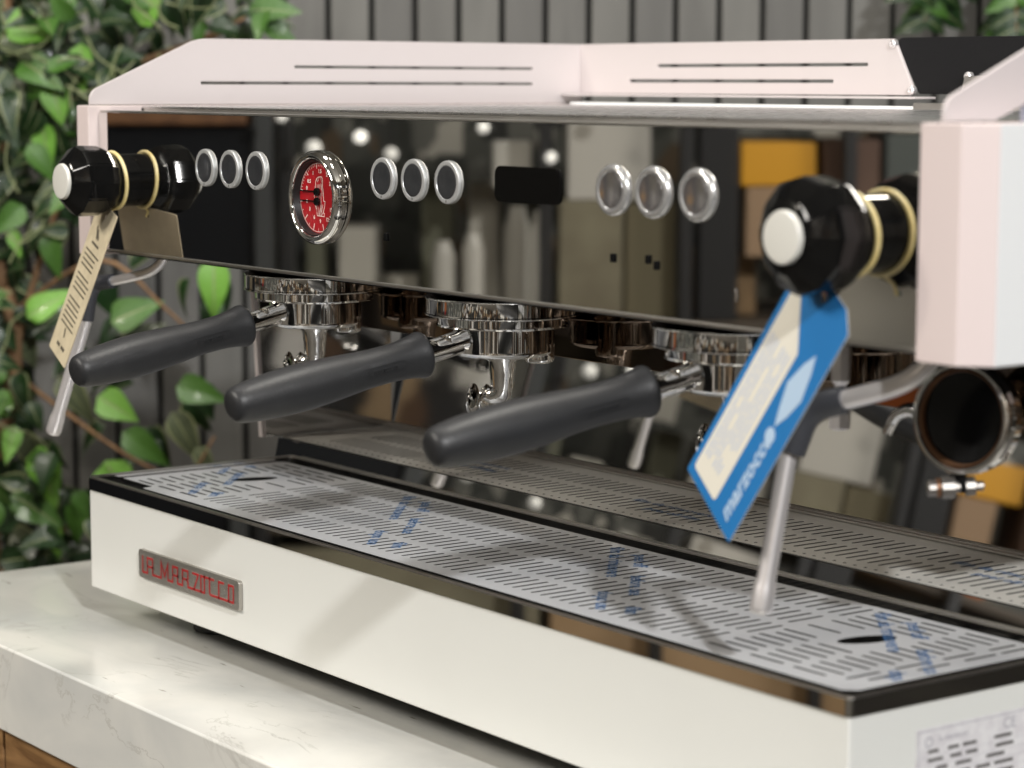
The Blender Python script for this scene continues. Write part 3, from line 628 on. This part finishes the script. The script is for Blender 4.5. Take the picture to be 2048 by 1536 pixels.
# tan tag, left
hL = (.0245, .008, .2255)
t, M, z = hang_tag(KXL, "tan card tag with dark print hanging from the left steam knob", hL, (-.030, -.034, -.1216), (.072, -.018, -.004), .136, .074, TAN, TANB, 'tan')
bm = NB(); rnd = random.Random(2)
for i in range(16):
    y = -.034 - i * .0044
    if i in (4, 9): continue
    a = -.026; b = rnd.uniform(.012, .026)
    xx = a
    while xx < b:
        l = rnd.uniform(.004, .011); ribbon(bm, [(xx, y), (min(xx + l, b), y)], .0015, M, z=z); xx += l + .0016
for k in range(2): ribbon(bm, [(-.012 + k * .006, -.013 - k * .002), (-.004 + k * .006, -.020)], .0035, M, z=z)
ribbon(bm, [(-.014, -.026), (.012, -.026)], .0022, M, z=z)
ribbon(bm, [(-.002, -.104), (.001, -.108)], .004, M, z=z); ribbon(bm, [(-.014, -.118), (-.004, -.118)], .003, M, z=z); ribbon(bm, [(.004, -.118), (.016, -.118)], .003, M, z=z)
obj("printed_text", bm, DINK, t, smooth=0); band(t, KXL, .0135, .0236, hL, STRING)
# blue tag, right
hR = (.9050, -.001, .2215)
t, M, z = hang_tag(KXR, "blue and cream card tag hanging from the right steam knob over the wand", hR, (-.0787, -.014, -.125), (.056, -.016, -.030), .157, .068, BLUE, GREYB, 'blue')
def prt(name, outer, m, dz=1.0):
    me = poly2mesh(name, outer, [], .0001, M @ Matrix.Translation((0, 0, z * dz))); return obj(name, me, m, t, smooth=0)
prt("cream_panel", roundpoly([(-.0290, -.143), (.0040, -.143), (.0040, -.036), (-.0230, -.008), (-.0290, -.014)], .003, 4), CREAM)
bm = NB(); rnd = random.Random(6)
for c_ in range(7):
    xx = -.0245 + c_ * .0038; y = -.042; 
    while y > -.128:
        l = rnd.uniform(.004, .012); 
        if rnd.random() > .22: ribbon(bm, [(xx, y), (xx, max(y - l, -.130))], .0012, M, z=z * 1.3)
        y -= l + .002
obj("fine_print", bm, LBLUE, t, smooth=0)
prt("emblem", [(.0190, -.026), (.0235, -.036), (.0275, -.052), (.0235, -.066), (.0180, -.077), (.0135, -.067), (.0085, -.052), (.0135, -.036)], PALEB)
me = text2mesh("marzocco", .0150, M @ Matrix.Translation((.0185, -.1130, z * 1.2)) @ Matrix.Rotation(pi / 2, 4, 'Z'), .0001, shear=.3, bold=.0004); obj("lettering", me, PALEB, t, smooth=0)
prt("registered_mark", [(.0185 + .0050 * cos(i * pi / 8), -.0830 + .0050 * sin(i * pi / 8)) for i in range(16)], PALEB)
band(t, KXR, .0145, .0236, hR, STRING)
# ------------------------------------------------------------------ plants
def leaf_mesh(name, L, Wd, bend, fold, mi, edge, seed):
    rnd = random.Random(seed); me_b = NB(); n = 7; rows = []
    for i in range(n + 1):
        t = i / n; w = Wd * 1.15 * (sin(pi * t ** .68) ** .85) * (1 - .42 * t) if 0 < i < n else .0003
        x = L * t; zc = -bend * t * t * L; tw = rnd.uniform(-.06, .06)
        row = []
        for k, f in enumerate((-1, -.82, -.05, .05, .82, 1)):
            row.append(me_b.verts.new((x, w * f, zc + abs(f) * w * fold + tw * w * f)))
        rows.append(row)
    for a, b in zip(rows, rows[1:]):
        for k in range(5):
            f = me_b.faces.new((a[k], b[k], b[k + 1], a[k + 1])); f.material_index = 1 if (k in (0, 4) and edge) or (k == 2 and not seed % 2) else 0
    me = bpy.data.meshes.new(name); me_b.to_mesh(me); me_b.free(); me.materials.append(LEAF[mi]); me.materials.append(LEDGE)
    me.polygons.foreach_set("use_smooth", [True] * len(me.polygons)); return me
LM = []
for i in range(12):
    LM.append(leaf_mesh("leaf_blade", 1.0, .26 + .05 * (i % 3), .25 + .12 * (i % 4), .25 + .1 * (i % 2), (0, 1, 2, 2, 1, 2, 3, 2, 0, 1, 2, 3)[i], i in (3, 6, 7, 11), i))
LITL = [m for i, m in enumerate(LM) if i in (0, 8)]; MIDL = [m for i, m in enumerate(LM) if i in (1, 4, 9)]; SHADEL = [m for i, m in enumerate(LM) if i in (2, 3, 5, 7, 10)]; GREYL = [m for i, m in enumerate(LM) if i in (6, 11)]
def leafmatx(p, d, up, s):
    d = Vector(d).normalized(); up = Vector(up); up = (up - d * up.dot(d)).normalized(); y = up.cross(d)
    return Matrix(((d.x * s, y.x * s, up.x * s, p.x), (d.y * s, y.y * s, up.y * s, p.y), (d.z * s, y.z * s, up.z * s, p.z), (0, 0, 0, 1)))
class Plant:
    def __init__(self, name, label, cat, base):
        self.t = thing(name, label, cat, tuple(base)); self.base = Vector(base); self.n = 0; self.stuff = NB(); self.ns = 0
    def leaf(self, me, p, d, up, s, force_stuff=False):
        M = leafmatx(Vector(p), d, up, s)
        if self.n < 295 and not force_stuff:
            o = bpy.data.objects.new("leaf", me); COL.objects.link(o); o.parent = self.t; o.matrix_local = Matrix.Translation(-self.base) @ M; self.n += 1
        else:
            q = self.stuff; k = len(q.verts); q.from_mesh(me); q.verts.ensure_lookup_table()
            for v in q.verts[k:]: v.co = M @ v.co
            self.ns += 1
    def twig(self, pts, r0, r1, name="twig", k=5):
        sp_ = smoothpath(pts, k); rs = [r0 + (r1 - r0) * i / (len(sp_) - 1) for i in range(len(sp_))]
        obj(name, tube(NB(), sp_, rs, 8), BARK, self.t, smooth=60)
    def done(self):
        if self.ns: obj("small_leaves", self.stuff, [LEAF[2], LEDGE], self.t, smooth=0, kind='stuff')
        else: self.stuff.free()
def pix(u, v, d):
    """wall coordinates (s, h) of a spot d metres in front of the slat wall"""
    Z = 3.375 - d; return ((u - 1024) / 4810.5 * Z, .3386 - .1251 * Z * 1.0 + (768 - v) / 4810.5 * Z * 1.0 / .9922)
rnd = random.Random(11)
fic = Plant("weeping_fig", "tall leafy green fig plant with pale edged leaves left of the machine", "plant", wp(-.95, -1.05, .35))
# stems
for pts, r0, r1 in (([wp(-.95, -1.05, .3), wp(-.70, -.5, .32), wp(-.655, -.18, .34), wp(-.62, .02, .36), wp(-.66, .22, .36), wp(-.62, .45, .34)], .016, .006), ([wp(-.95, -1.05, .3), wp(-.9, -.3, .25), wp(-.8, .1, .25), wp(-.55, .32, .28), wp(-.36, .40, .3)], .014, .003), ([wp(-.62, .0, .36), wp(-.55, .2, .38), wp(-.45, .35, .34), wp(-.33, .42, .3)], .005, .002), ([wp(-.66, -.3, .34), wp(-.55, -.22, .4), wp(-.42, -.18, .42), wp(-.36, -.10, .42)], .004, .0015), ([wp(-.66, .0, .36), wp(-.56, -.06, .42), wp(-.47, -.12, .44), wp(-.40, -.16, .42)], .004, .0015), ([wp(-.62, .05, .36), wp(-.5, .12, .42), wp(-.42, .06, .42), wp(-.38, .02, .42)], .004, .0015)):
    fic.twig(pts, r0, r1, "stem")
def dens(u, v):
    if v < 120: e = 560
    elif v < 260: e = 430 - (v - 120) * .9
    elif v < 420: e = 290 - (v - 260) * .3
    elif v < 520: e = 150
    elif v < 760: e = 60
    else: e = 80 + (v - 760) * .38
    if u < e * .72: return 1.0
    if u < e: return .6
    return .0
def rdir():
    return WR * rnd.uniform(-1, 1) + Vector((0, 0, rnd.uniform(-1.3, .35))) + WN * rnd.uniform(-.1, .7)
def rup(): return WN * rnd.uniform(.4, 1) + WR * rnd.uniform(-.6, .6) + Vector((0, 0, rnd.uniform(.1, 1)))
# hero leaves placed where bright ones hang
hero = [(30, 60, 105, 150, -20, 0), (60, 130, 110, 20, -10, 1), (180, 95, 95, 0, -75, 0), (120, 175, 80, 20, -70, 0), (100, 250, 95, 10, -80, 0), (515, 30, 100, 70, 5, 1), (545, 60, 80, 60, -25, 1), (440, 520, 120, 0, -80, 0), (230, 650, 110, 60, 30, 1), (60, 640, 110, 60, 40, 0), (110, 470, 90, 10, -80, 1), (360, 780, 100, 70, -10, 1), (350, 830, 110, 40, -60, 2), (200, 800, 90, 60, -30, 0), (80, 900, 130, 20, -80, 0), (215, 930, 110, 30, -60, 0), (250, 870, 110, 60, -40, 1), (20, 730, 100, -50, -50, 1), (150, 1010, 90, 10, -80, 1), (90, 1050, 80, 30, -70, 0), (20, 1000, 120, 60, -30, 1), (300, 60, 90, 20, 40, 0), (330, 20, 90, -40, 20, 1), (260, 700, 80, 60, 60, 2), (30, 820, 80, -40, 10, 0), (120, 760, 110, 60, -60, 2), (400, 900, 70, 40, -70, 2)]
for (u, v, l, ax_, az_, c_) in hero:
    d = .42; s, h = pix(u, v, d); me = rnd.choice((LITL, MIDL, GREYL)[c_]); sc = l / 4810.5 * 2.95
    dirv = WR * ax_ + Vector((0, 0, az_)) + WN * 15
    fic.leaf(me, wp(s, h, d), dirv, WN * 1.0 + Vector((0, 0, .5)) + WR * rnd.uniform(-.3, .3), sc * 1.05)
tries = 0; placed = 0
while placed < 820 and tries < 20000:
    tries += 1; u = rnd.uniform(-120, 600); v = rnd.uniform(-80, 1180)
    if rnd.random() > dens(u, v): continue
    d = rnd.uniform(.10, .45); s, h = pix(u, v, d)
    q = rnd.random(); front = d > .30
    if front: me = rnd.choice(MIDL) if q < .32 else rnd.choice(LITL) if q < .37 else rnd.choice(GREYL) if q < .43 else rnd.choice(SHADEL)
    else: me = rnd.choice(SHADEL) if q < .8 else rnd.choice(MIDL)
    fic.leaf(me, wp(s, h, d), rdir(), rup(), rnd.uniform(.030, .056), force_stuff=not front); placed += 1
# sparse hanging leaves in front of the bare slats
for (u, v) in ((250, 640), (275, 770), (300, 860), (330, 890), (240, 740), (390, 560), (470, 560), (430, 600), (200, 560), (270, 540), (380, 800), (420, 770), (180, 700), (215, 860), (150, 620), (320, 700)):
    d = .38; s, h = pix(u, v, d); fic.leaf(rnd.choice(MIDL + GREYL + SHADEL), wp(s, h, d), rdir(), rup(), rnd.uniform(.045, .060))
for k_ in range(26):
    u = rnd.uniform(-20, 420 if k_ % 2 else 180); v = rnd.uniform(-20, 230) if k_ % 2 else rnd.uniform(0, 1050); s0, h0 = pix(u, v, .46); a = wp(s0, h0, .44); pts = [a]
    d_ = WR * rnd.uniform(-1, 1) + Vector((0, 0, rnd.uniform(-1, 1)))
    for q_ in range(3):
        d_ = (d_ + WR * rnd.uniform(-.8, .8) + Vector((0, 0, rnd.uniform(-.8, .8)))).normalized(); pts.append(pts[-1] + d_ * .022)
    obj("tendril", tube(NB(), smoothpath(pts, 4), .0012, 5), LEDGE, fic.t, smooth=60)
fic.done()
fern = Plant("hanging_fern", "dark green feathery plant behind the upper right of the machine", "plant", wp(.72, .75, .12))
for i in range(16):
    a = rnd.uniform(-1.0, 1.0); base = wp(.72, .72, .12); s1_ = .72 + a * .24 + rnd.uniform(-.03, .03); mid = wp(.72 + a * .14, .60, .16); end = wp(s1_, rnd.uniform(.375, .45), .16 + rnd.uniform(0, .1))
    pts = smoothpath([base, mid, end], 9); fern.twig([base, mid, end], .0018, .0008, "frond_stem", 4)
    for k in range(3, len(pts) - 1):
        for sgn in (-1, 1):
            d_ = (pts[k + 1] - pts[k]).normalized() * .5 + WR * sgn; me = LM[2] if (k + i) % 3 else LM[1]
            fern.leaf(me, pts[k], d_, WN + Vector((0, 0, .3)), rnd.uniform(.030, .045))
fern.done()
# ------------------------------------------------------------------ the shop opposite, seen only in the polished steel
E1 = Vector((.5940, -.8045, 0)); E2 = Vector((-.8045, -.5940, 0)); SO = Vector((1.86533, .98027, 0))
def sf(s, d, z): return SO + E1 * s + E2 * d + Vector((0, 0, z))
SM = Matrix(((E1.x, E2.x, 0, SO.x), (E1.y, E2.y, 0, SO.y), (0, 0, 1, 0), (0, 0, 0, 1)))
# E1 x E2 points down, so mirrored handedness: boxes are symmetric and stay valid
def sbox(name, s0, s1, d0, d1, z0, z1, m, label=None, cat=None, parent=None, bev=.004, kind=None):
    bm = NB(); box(bm, (s0, d0, z0), (s1, d1, z1), bev, 2, M=SM); bmesh.ops.recalc_face_normals(bm, faces=bm.faces)
    o = obj(name, bm, m, parent, kind=kind)
    if label: tag(o, label, cat)
    return o
DGREEN = mat("dark_painted_wall", (.20, .205, .18), .8, noise=((.10, .105, .095), 2.2, .35, .65))
sbox("shop_wall", -3.2, 3.2, 5.0, 5.1, -1.05, 2.6, DGREEN, kind='structure')
sbox("shop_ceiling", -5, 5, -4.0, 5.1, 2.75, 2.8, mat("ceiling_paint", (.38, .36, .32), .9), kind='structure', bev=0)
def colour_cells(nm, sc, pal):
    m = bpy.data.materials.new(nm); m.use_nodes = True; nt = m.node_tree; N = nt.nodes; L = nt.links; b = N["Principled BSDF"]; b.inputs["Roughness"].default_value = .6
    tc = N.new("ShaderNodeTexCoord"); mp = N.new("ShaderNodeMapping"); mp.inputs["Scale"].default_value = sc
    v = N.new("ShaderNodeTexVoronoi"); v.distance = 'CHEBYCHEV'; v.inputs["Scale"].default_value = 1.5
    sp_ = N.new("ShaderNodeSeparateColor"); r = N.new("ShaderNodeValToRGB"); e = r.color_ramp.elements; r.color_ramp.interpolation = 'CONSTANT'
    e[0].position = 0; e[0].color = (*pal[0][1], 1); e[1].position = pal[1][0]; e[1].color = (*pal[1][1], 1)
    for p, c in pal[2:]:
        k = e.new(p); k.color = (*c, 1)
    L.new(tc.outputs["Object"], mp.inputs[0]); L.new(mp.outputs[0], v.inputs["Vector"]); L.new(v.outputs["Color"], sp_.inputs[0]); L.new(sp_.outputs[0], r.inputs[0]); L.new(r.outputs[0], b.inputs["Base Color"]); return m
CL = colour_cells("sparkle_cells", (4.6, 4.6, 3.6), [(0, (.012, .012, .012)), (.38, (.10, .055, .03)), (.52, (.035, .035, .03)), (.62, (.34, .24, .14)), (.70, (.02, .02, .022)), (.76, (.60, .59, .55)), (.86, (.10, .10, .09)), (.91, (.85, .84, .82))])  # random colour cells, pale ones added to brighten reflections in the chrome
CL2 = colour_cells("dim_goods_display", (14, 14, 9), [(0, (.045, .05, .045)), (.30, (.09, .095, .085)), (.48, (.03, .032, .03)), (.60, (.16, .165, .15)), (.72, (.11, .08, .05)), (.80, (.06, .065, .06)), (.88, (.30, .30, .27)), (.95, (.50, .49, .44))])
bpy.data.objects["shop_wall"].data.materials[0] = CL2
bm = NB(); box(bm, (5.6, -7, -1.05), (5.7, 7, 2.75)); obj("side_wall", bm, CL, kind='structure')
bm = NB(); box(bm, (-2.0, 6.0, -1.05), (5.6, 6.1, 2.75)); obj("back_wall", bm, CL, kind='structure')
bm = NB(); box(bm, (-1.5, -6.1, -1.05), (5.6, -6.0, 2.75)); obj("far_wall", bm, CL, kind='structure')
fr = thing("drinks_fridge", "tall black cabinet mirrored in the left end of the front panel", "cabinet", tuple(sf(-.95, 4.4, -1.05)))
sbox("cabinet_body", -1.6, -.46, 4.3, 4.9, -1.045, .262, mat("black_cabinet", (.006, .007, .009), .35), parent=fr)
sbox("cabinet_frame", -.458, -.425, 4.28, 4.34, -1.045, .45, mat("grey_metal", (.10, .105, .105), .4, .5), parent=fr)
sbox("wooden_board", -1.6, -.47, 4.28, 4.85, .264, .31, wood("shelf_brown", (.12, .055, .025), (.20, .095, .04)), parent=fr)
KH = mat("khaki_card", (.21, .19, .125), .8, noise=((.15, .13, .085), 6, .4, .6)); CARD = mat("brown_carton", (.36, .24, .13), .8, noise=((.28, .18, .09), 4, .4, .6)); YEL = mat("amber_crate", (.62, .30, .012), .5)
BRN = mat("brown_panel", (.085, .045, .028), .6, noise=((.12, .07, .045), 3, .4, .6)); ORG = mat("orange_crate", (.42, .13, .035), .6); PALE = mat("pale_ceramic", (.52, .50, .44), .4, coat=.4); GREY = mat("grey_box", (.20, .20, .185), .7); DK = mat("near_black", (.008, .008, .008), .5); REDC = mat("red_crate", (.35, .02, .03), .5)
def item(name, s0, s1, z0, z1, m, label, cat, d0=4.32, d1=4.55): return sbox(name, s0, s1, d0, d1, z0, z1, m, label, cat)
rack = thing("storage_rack", "dark metal storage rack full of boxes mirrored in the polished steel", "rack", tuple(sf(.15, 4.45, -1.05)))
for s in (-.40, .06, .31, .60, 1.1):
    sbox("upright", s - .012, s + .012, 4.27, 4.31, -1.045, .9, mat("rack_steel", (.05, .05, .05), .4, .6), parent=rack)
for z in (-.86, -.45, -.085, .33):
    sbox("shelf_board", -.41, 1.1, 4.30, 4.75, z - .02, z, mat("rack_board", (.06, .045, .03), .6), parent=rack)
item("khaki_carton", .085, .20, -.084, .13, KH, "khaki carton on the rack, middle shelf, below the pale box", "carton"); item("pale_carton", .10, .25, .131, .27, mat("pale_grey_card", (.46, .44, .39), .7), "pale grey carton stacked on the khaki one", "carton")
item("olive_carton", .205, .295, -.084, .125, mat("olive_card", (.14, .12, .07), .8), "olive carton beside the khaki one on the rack", "carton")
item("dark_door", .335, .405, -.084, .325, DK, "black upright case on the rack beside the brown carton", "case", 4.30, 4.4)
item("kraft_carton", .33, .45, -.084, .03, CARD, "kraft carton on the middle shelf under the yellow crate", "carton", 4.42, 4.6); item("tan_carton", .42, .50, .03, .155, mat("tan_card", (.30, .20, .12), .8), "small tan carton directly under the yellow crate", "carton"); item("yellow_crate", .41, .545, .157, .235, YEL, "amber yellow crate mirrored beside the right steam knob", "crate")
item("brown_carton", .56, .66, -.084, .24, BRN, "dark brown tall carton right of the yellow crate", "carton"); item("grey_case", .67, .80, -.084, .25, mat("green_grey", (.065, .075, .068), .6), "green grey case at the right of the middle shelf", "case")
item("low_brown_panel", .10, .25, -.43, -.11, BRN, "wide brown carton on the lower shelf of the rack", "carton"); item("low_grey_box", .27, .44, -.445, -.14, GREY, "grey box on the lower shelf beside the orange crate", "box"); item("orange_crate", .47, .66, -.445, -.16, ORG, "orange crate on the lower shelf of the rack", "crate"); item("red_crate", .47, .60, -.158, -.11, REDC, "flat red crate lying on the orange crate", "crate")
item("small_kraft_carton", -.40, -.335, -.445, -.115, mat("kraft_small", (.42, .28, .14), .8), "narrow kraft carton at the left of the lower shelf", "carton"); item("steel_drum_box", -.30, -.05, -.445, -.27, mat("dark_grey_box", (.05, .055, .05), .5), "long dark grey box on the lower shelf", "box"); item("tan_low_carton", -.04, .08, -.445, -.30, CARD, "low tan carton between the dark box and the brown one", "carton")
item("upper_brown_carton", .12, .25, .332, .56, BRN, "dark brown carton on the top shelf of the rack", "carton"); item("upper_grey_box", .265, .43, .332, .52, GREY, "grey box on the top shelf between brown carton and orange crate", "box"); item("upper_orange_crate", .47, .66, .332, .50, ORG, "orange crate on the top shelf", "crate"); item("upper_red_crate", .47, .60, .502, .56, REDC, "flat red crate on the top shelf orange crate", "crate")
item("upper_tan_carton", -.02, .085, .332, .48, mat("tan_card_b", (.34, .25, .15), .8), "tan carton on the top shelf left of the brown one", "carton"); item("upper_khaki_box", -.16, -.05, .332, .43, KH, "low khaki box on the top shelf", "box"); item("upper_slim_case", -.235, -.20, .332, .60, mat("grey_green", (.16, .17, .15), .6), "slim grey green case standing on the top shelf", "case")
for i_, (s_, h_, r_, l_) in enumerate(((-.36, .10, .020, "small pale jug at the left end of the top shelf"), (-.29, .14, .016, "narrow pale jug on the top shelf"), (-.02, .05, .02, "pale jug on top of the tan carton"))):
    z_ = .332 if i_ < 2 else .482
    bm = NB(); lathe(bm, sf(s_, 4.40, z_), (0, 0, 1), [(0, 0), (0, r_), (h_ * .5, r_ * 1.1), (h_, r_ * .7), (h_, 0)], 20); tag(obj("jug", bm, PALE, smooth=50), l_, "jug", "pale jugs on the top shelf")
rg = random.Random(21)
GOODS = [mat("goods_%s" % n, c, .6) for n, c in (("pale", (.42, .42, .38)), ("stone", (.24, .24, .21)), ("brown", (.20, .12, .07)), ("charcoal", (.03, .032, .03)), ("cream", (.55, .52, .44)), ("olive", (.15, .15, .10)))]
GN = ("pale", "stone grey", "brown", "charcoal", "cream", "olive")
def goods(s0, s1, z, zmax, where):
    x = s0; q = 0
    while x < s1 - .03:
        w = rg.uniform(.028, .07); h = rg.uniform(.05, zmax); k = rg.randrange(6)
        item("small_box", x, min(x + w, s1), z, z + h, GOODS[k], "%s small box, %s from the left %s" % (GN[k], ("first", "second", "third", "fourth", "fifth", "sixth", "seventh", "eighth", "ninth", "tenth")[min(q, 9)], where), "box", 4.56 + rg.uniform(0, .05), 4.70); x += w + rg.uniform(.006, .03); q += 1
goods(-.39, .05, -.084, .26, "at the back of the middle rack shelf")
goods(.32, .40, .332, .2, "behind the top shelf boxes")
item("bottom_carton", -.38, .1, -.84, -.50, KH, "large khaki carton on the bottom shelf", "carton"); item("bottom_crate", .12, .9, -.84, -.52, CARD, "large kraft crate on the bottom shelf", "crate")
item("white_canister", -.035, .035, .15, .235, PALE, "white tapered canister on the rack near the display", "canister", 4.36, 4.46)
def bottle(s, z, h, r, label):
    bm = NB(); lathe(bm, sf(s, 4.40, z), (0, 0, 1), [(0, 0), (0, r), (h * .8, r), (h * .93, r * .7), (h, r * .6), (h, 0)], 20); tag(obj("bottle", bm, PALE, smooth=50), label, "bottle", "pale bottles on the storage rack")
for i, (s, h, r) in enumerate(((-.37, .07, .016), (-.125, .135, .022), (-.070, .15, .020), (.010, .20, .024), (.052, .19, .018))):
    bottle(s, -.083, h, r, ("short pale bottle alone at the left of the rack shelf", "stout pale bottle, first of the cluster on the rack", "slim pale bottle, second of the cluster on the rack", "tallest pale bottle on the middle shelf", "tall thin pale bottle beside the khaki carton")[i])
for i, (s, z, r, e) in enumerate(((-.263, .245, .011, 1.3), (-.40, .28, .009, .6), (-.345, .225, .014, .25), (-.21, .215, .012, .2), (-.05, .262, .010, .7), (.068, .21, .010, .7), (.03, .285, .009, .5), (.20, .30, .014, .3), (-.31, .62, .012, 1.0), (-.14, .55, .012, 1.0), (.06, .66, .012, .8))):
    t = thing("pendant_lamp", ("brightest small round pendant bulb above the rack", "small pendant bulb next to the cabinet frame", "dim pendant bulb left of the brightest one", "faint pendant bulb right of the brightest one", "warm pendant bulb above the white canister", "warm low pendant bulb beside the canister", "high pendant bulb over the tall bottle", "wide dim pendant bulb above the pale carton", "pendant bulb high over the pale jugs", "pendant bulb over the low khaki box", "pendant bulb high over the tan carton")[i], "lamp", tuple(sf(s, 4.2, z)), "pendant bulbs hanging over the rack")
    bm = NB(); lathe(bm, sf(s, 4.2, z - r), (0, 0, 1), [(0, 0)] + [(r - r * cos(a * pi / 10), r * sin(a * pi / 10)) for a in range(1, 10)] + [(2 * r, 0)], 16); obj("bulb", bm, mat("bulb_glow", (.9, .9, .85), .4, emit=(1, .97, .88), es=e), t, smooth=60)
    bm = NB(); tube(bm, [sf(s, 4.2, z + r), sf(s, 4.2, z + 1.2)], .002, 6); obj("cord", bm, DK, t)
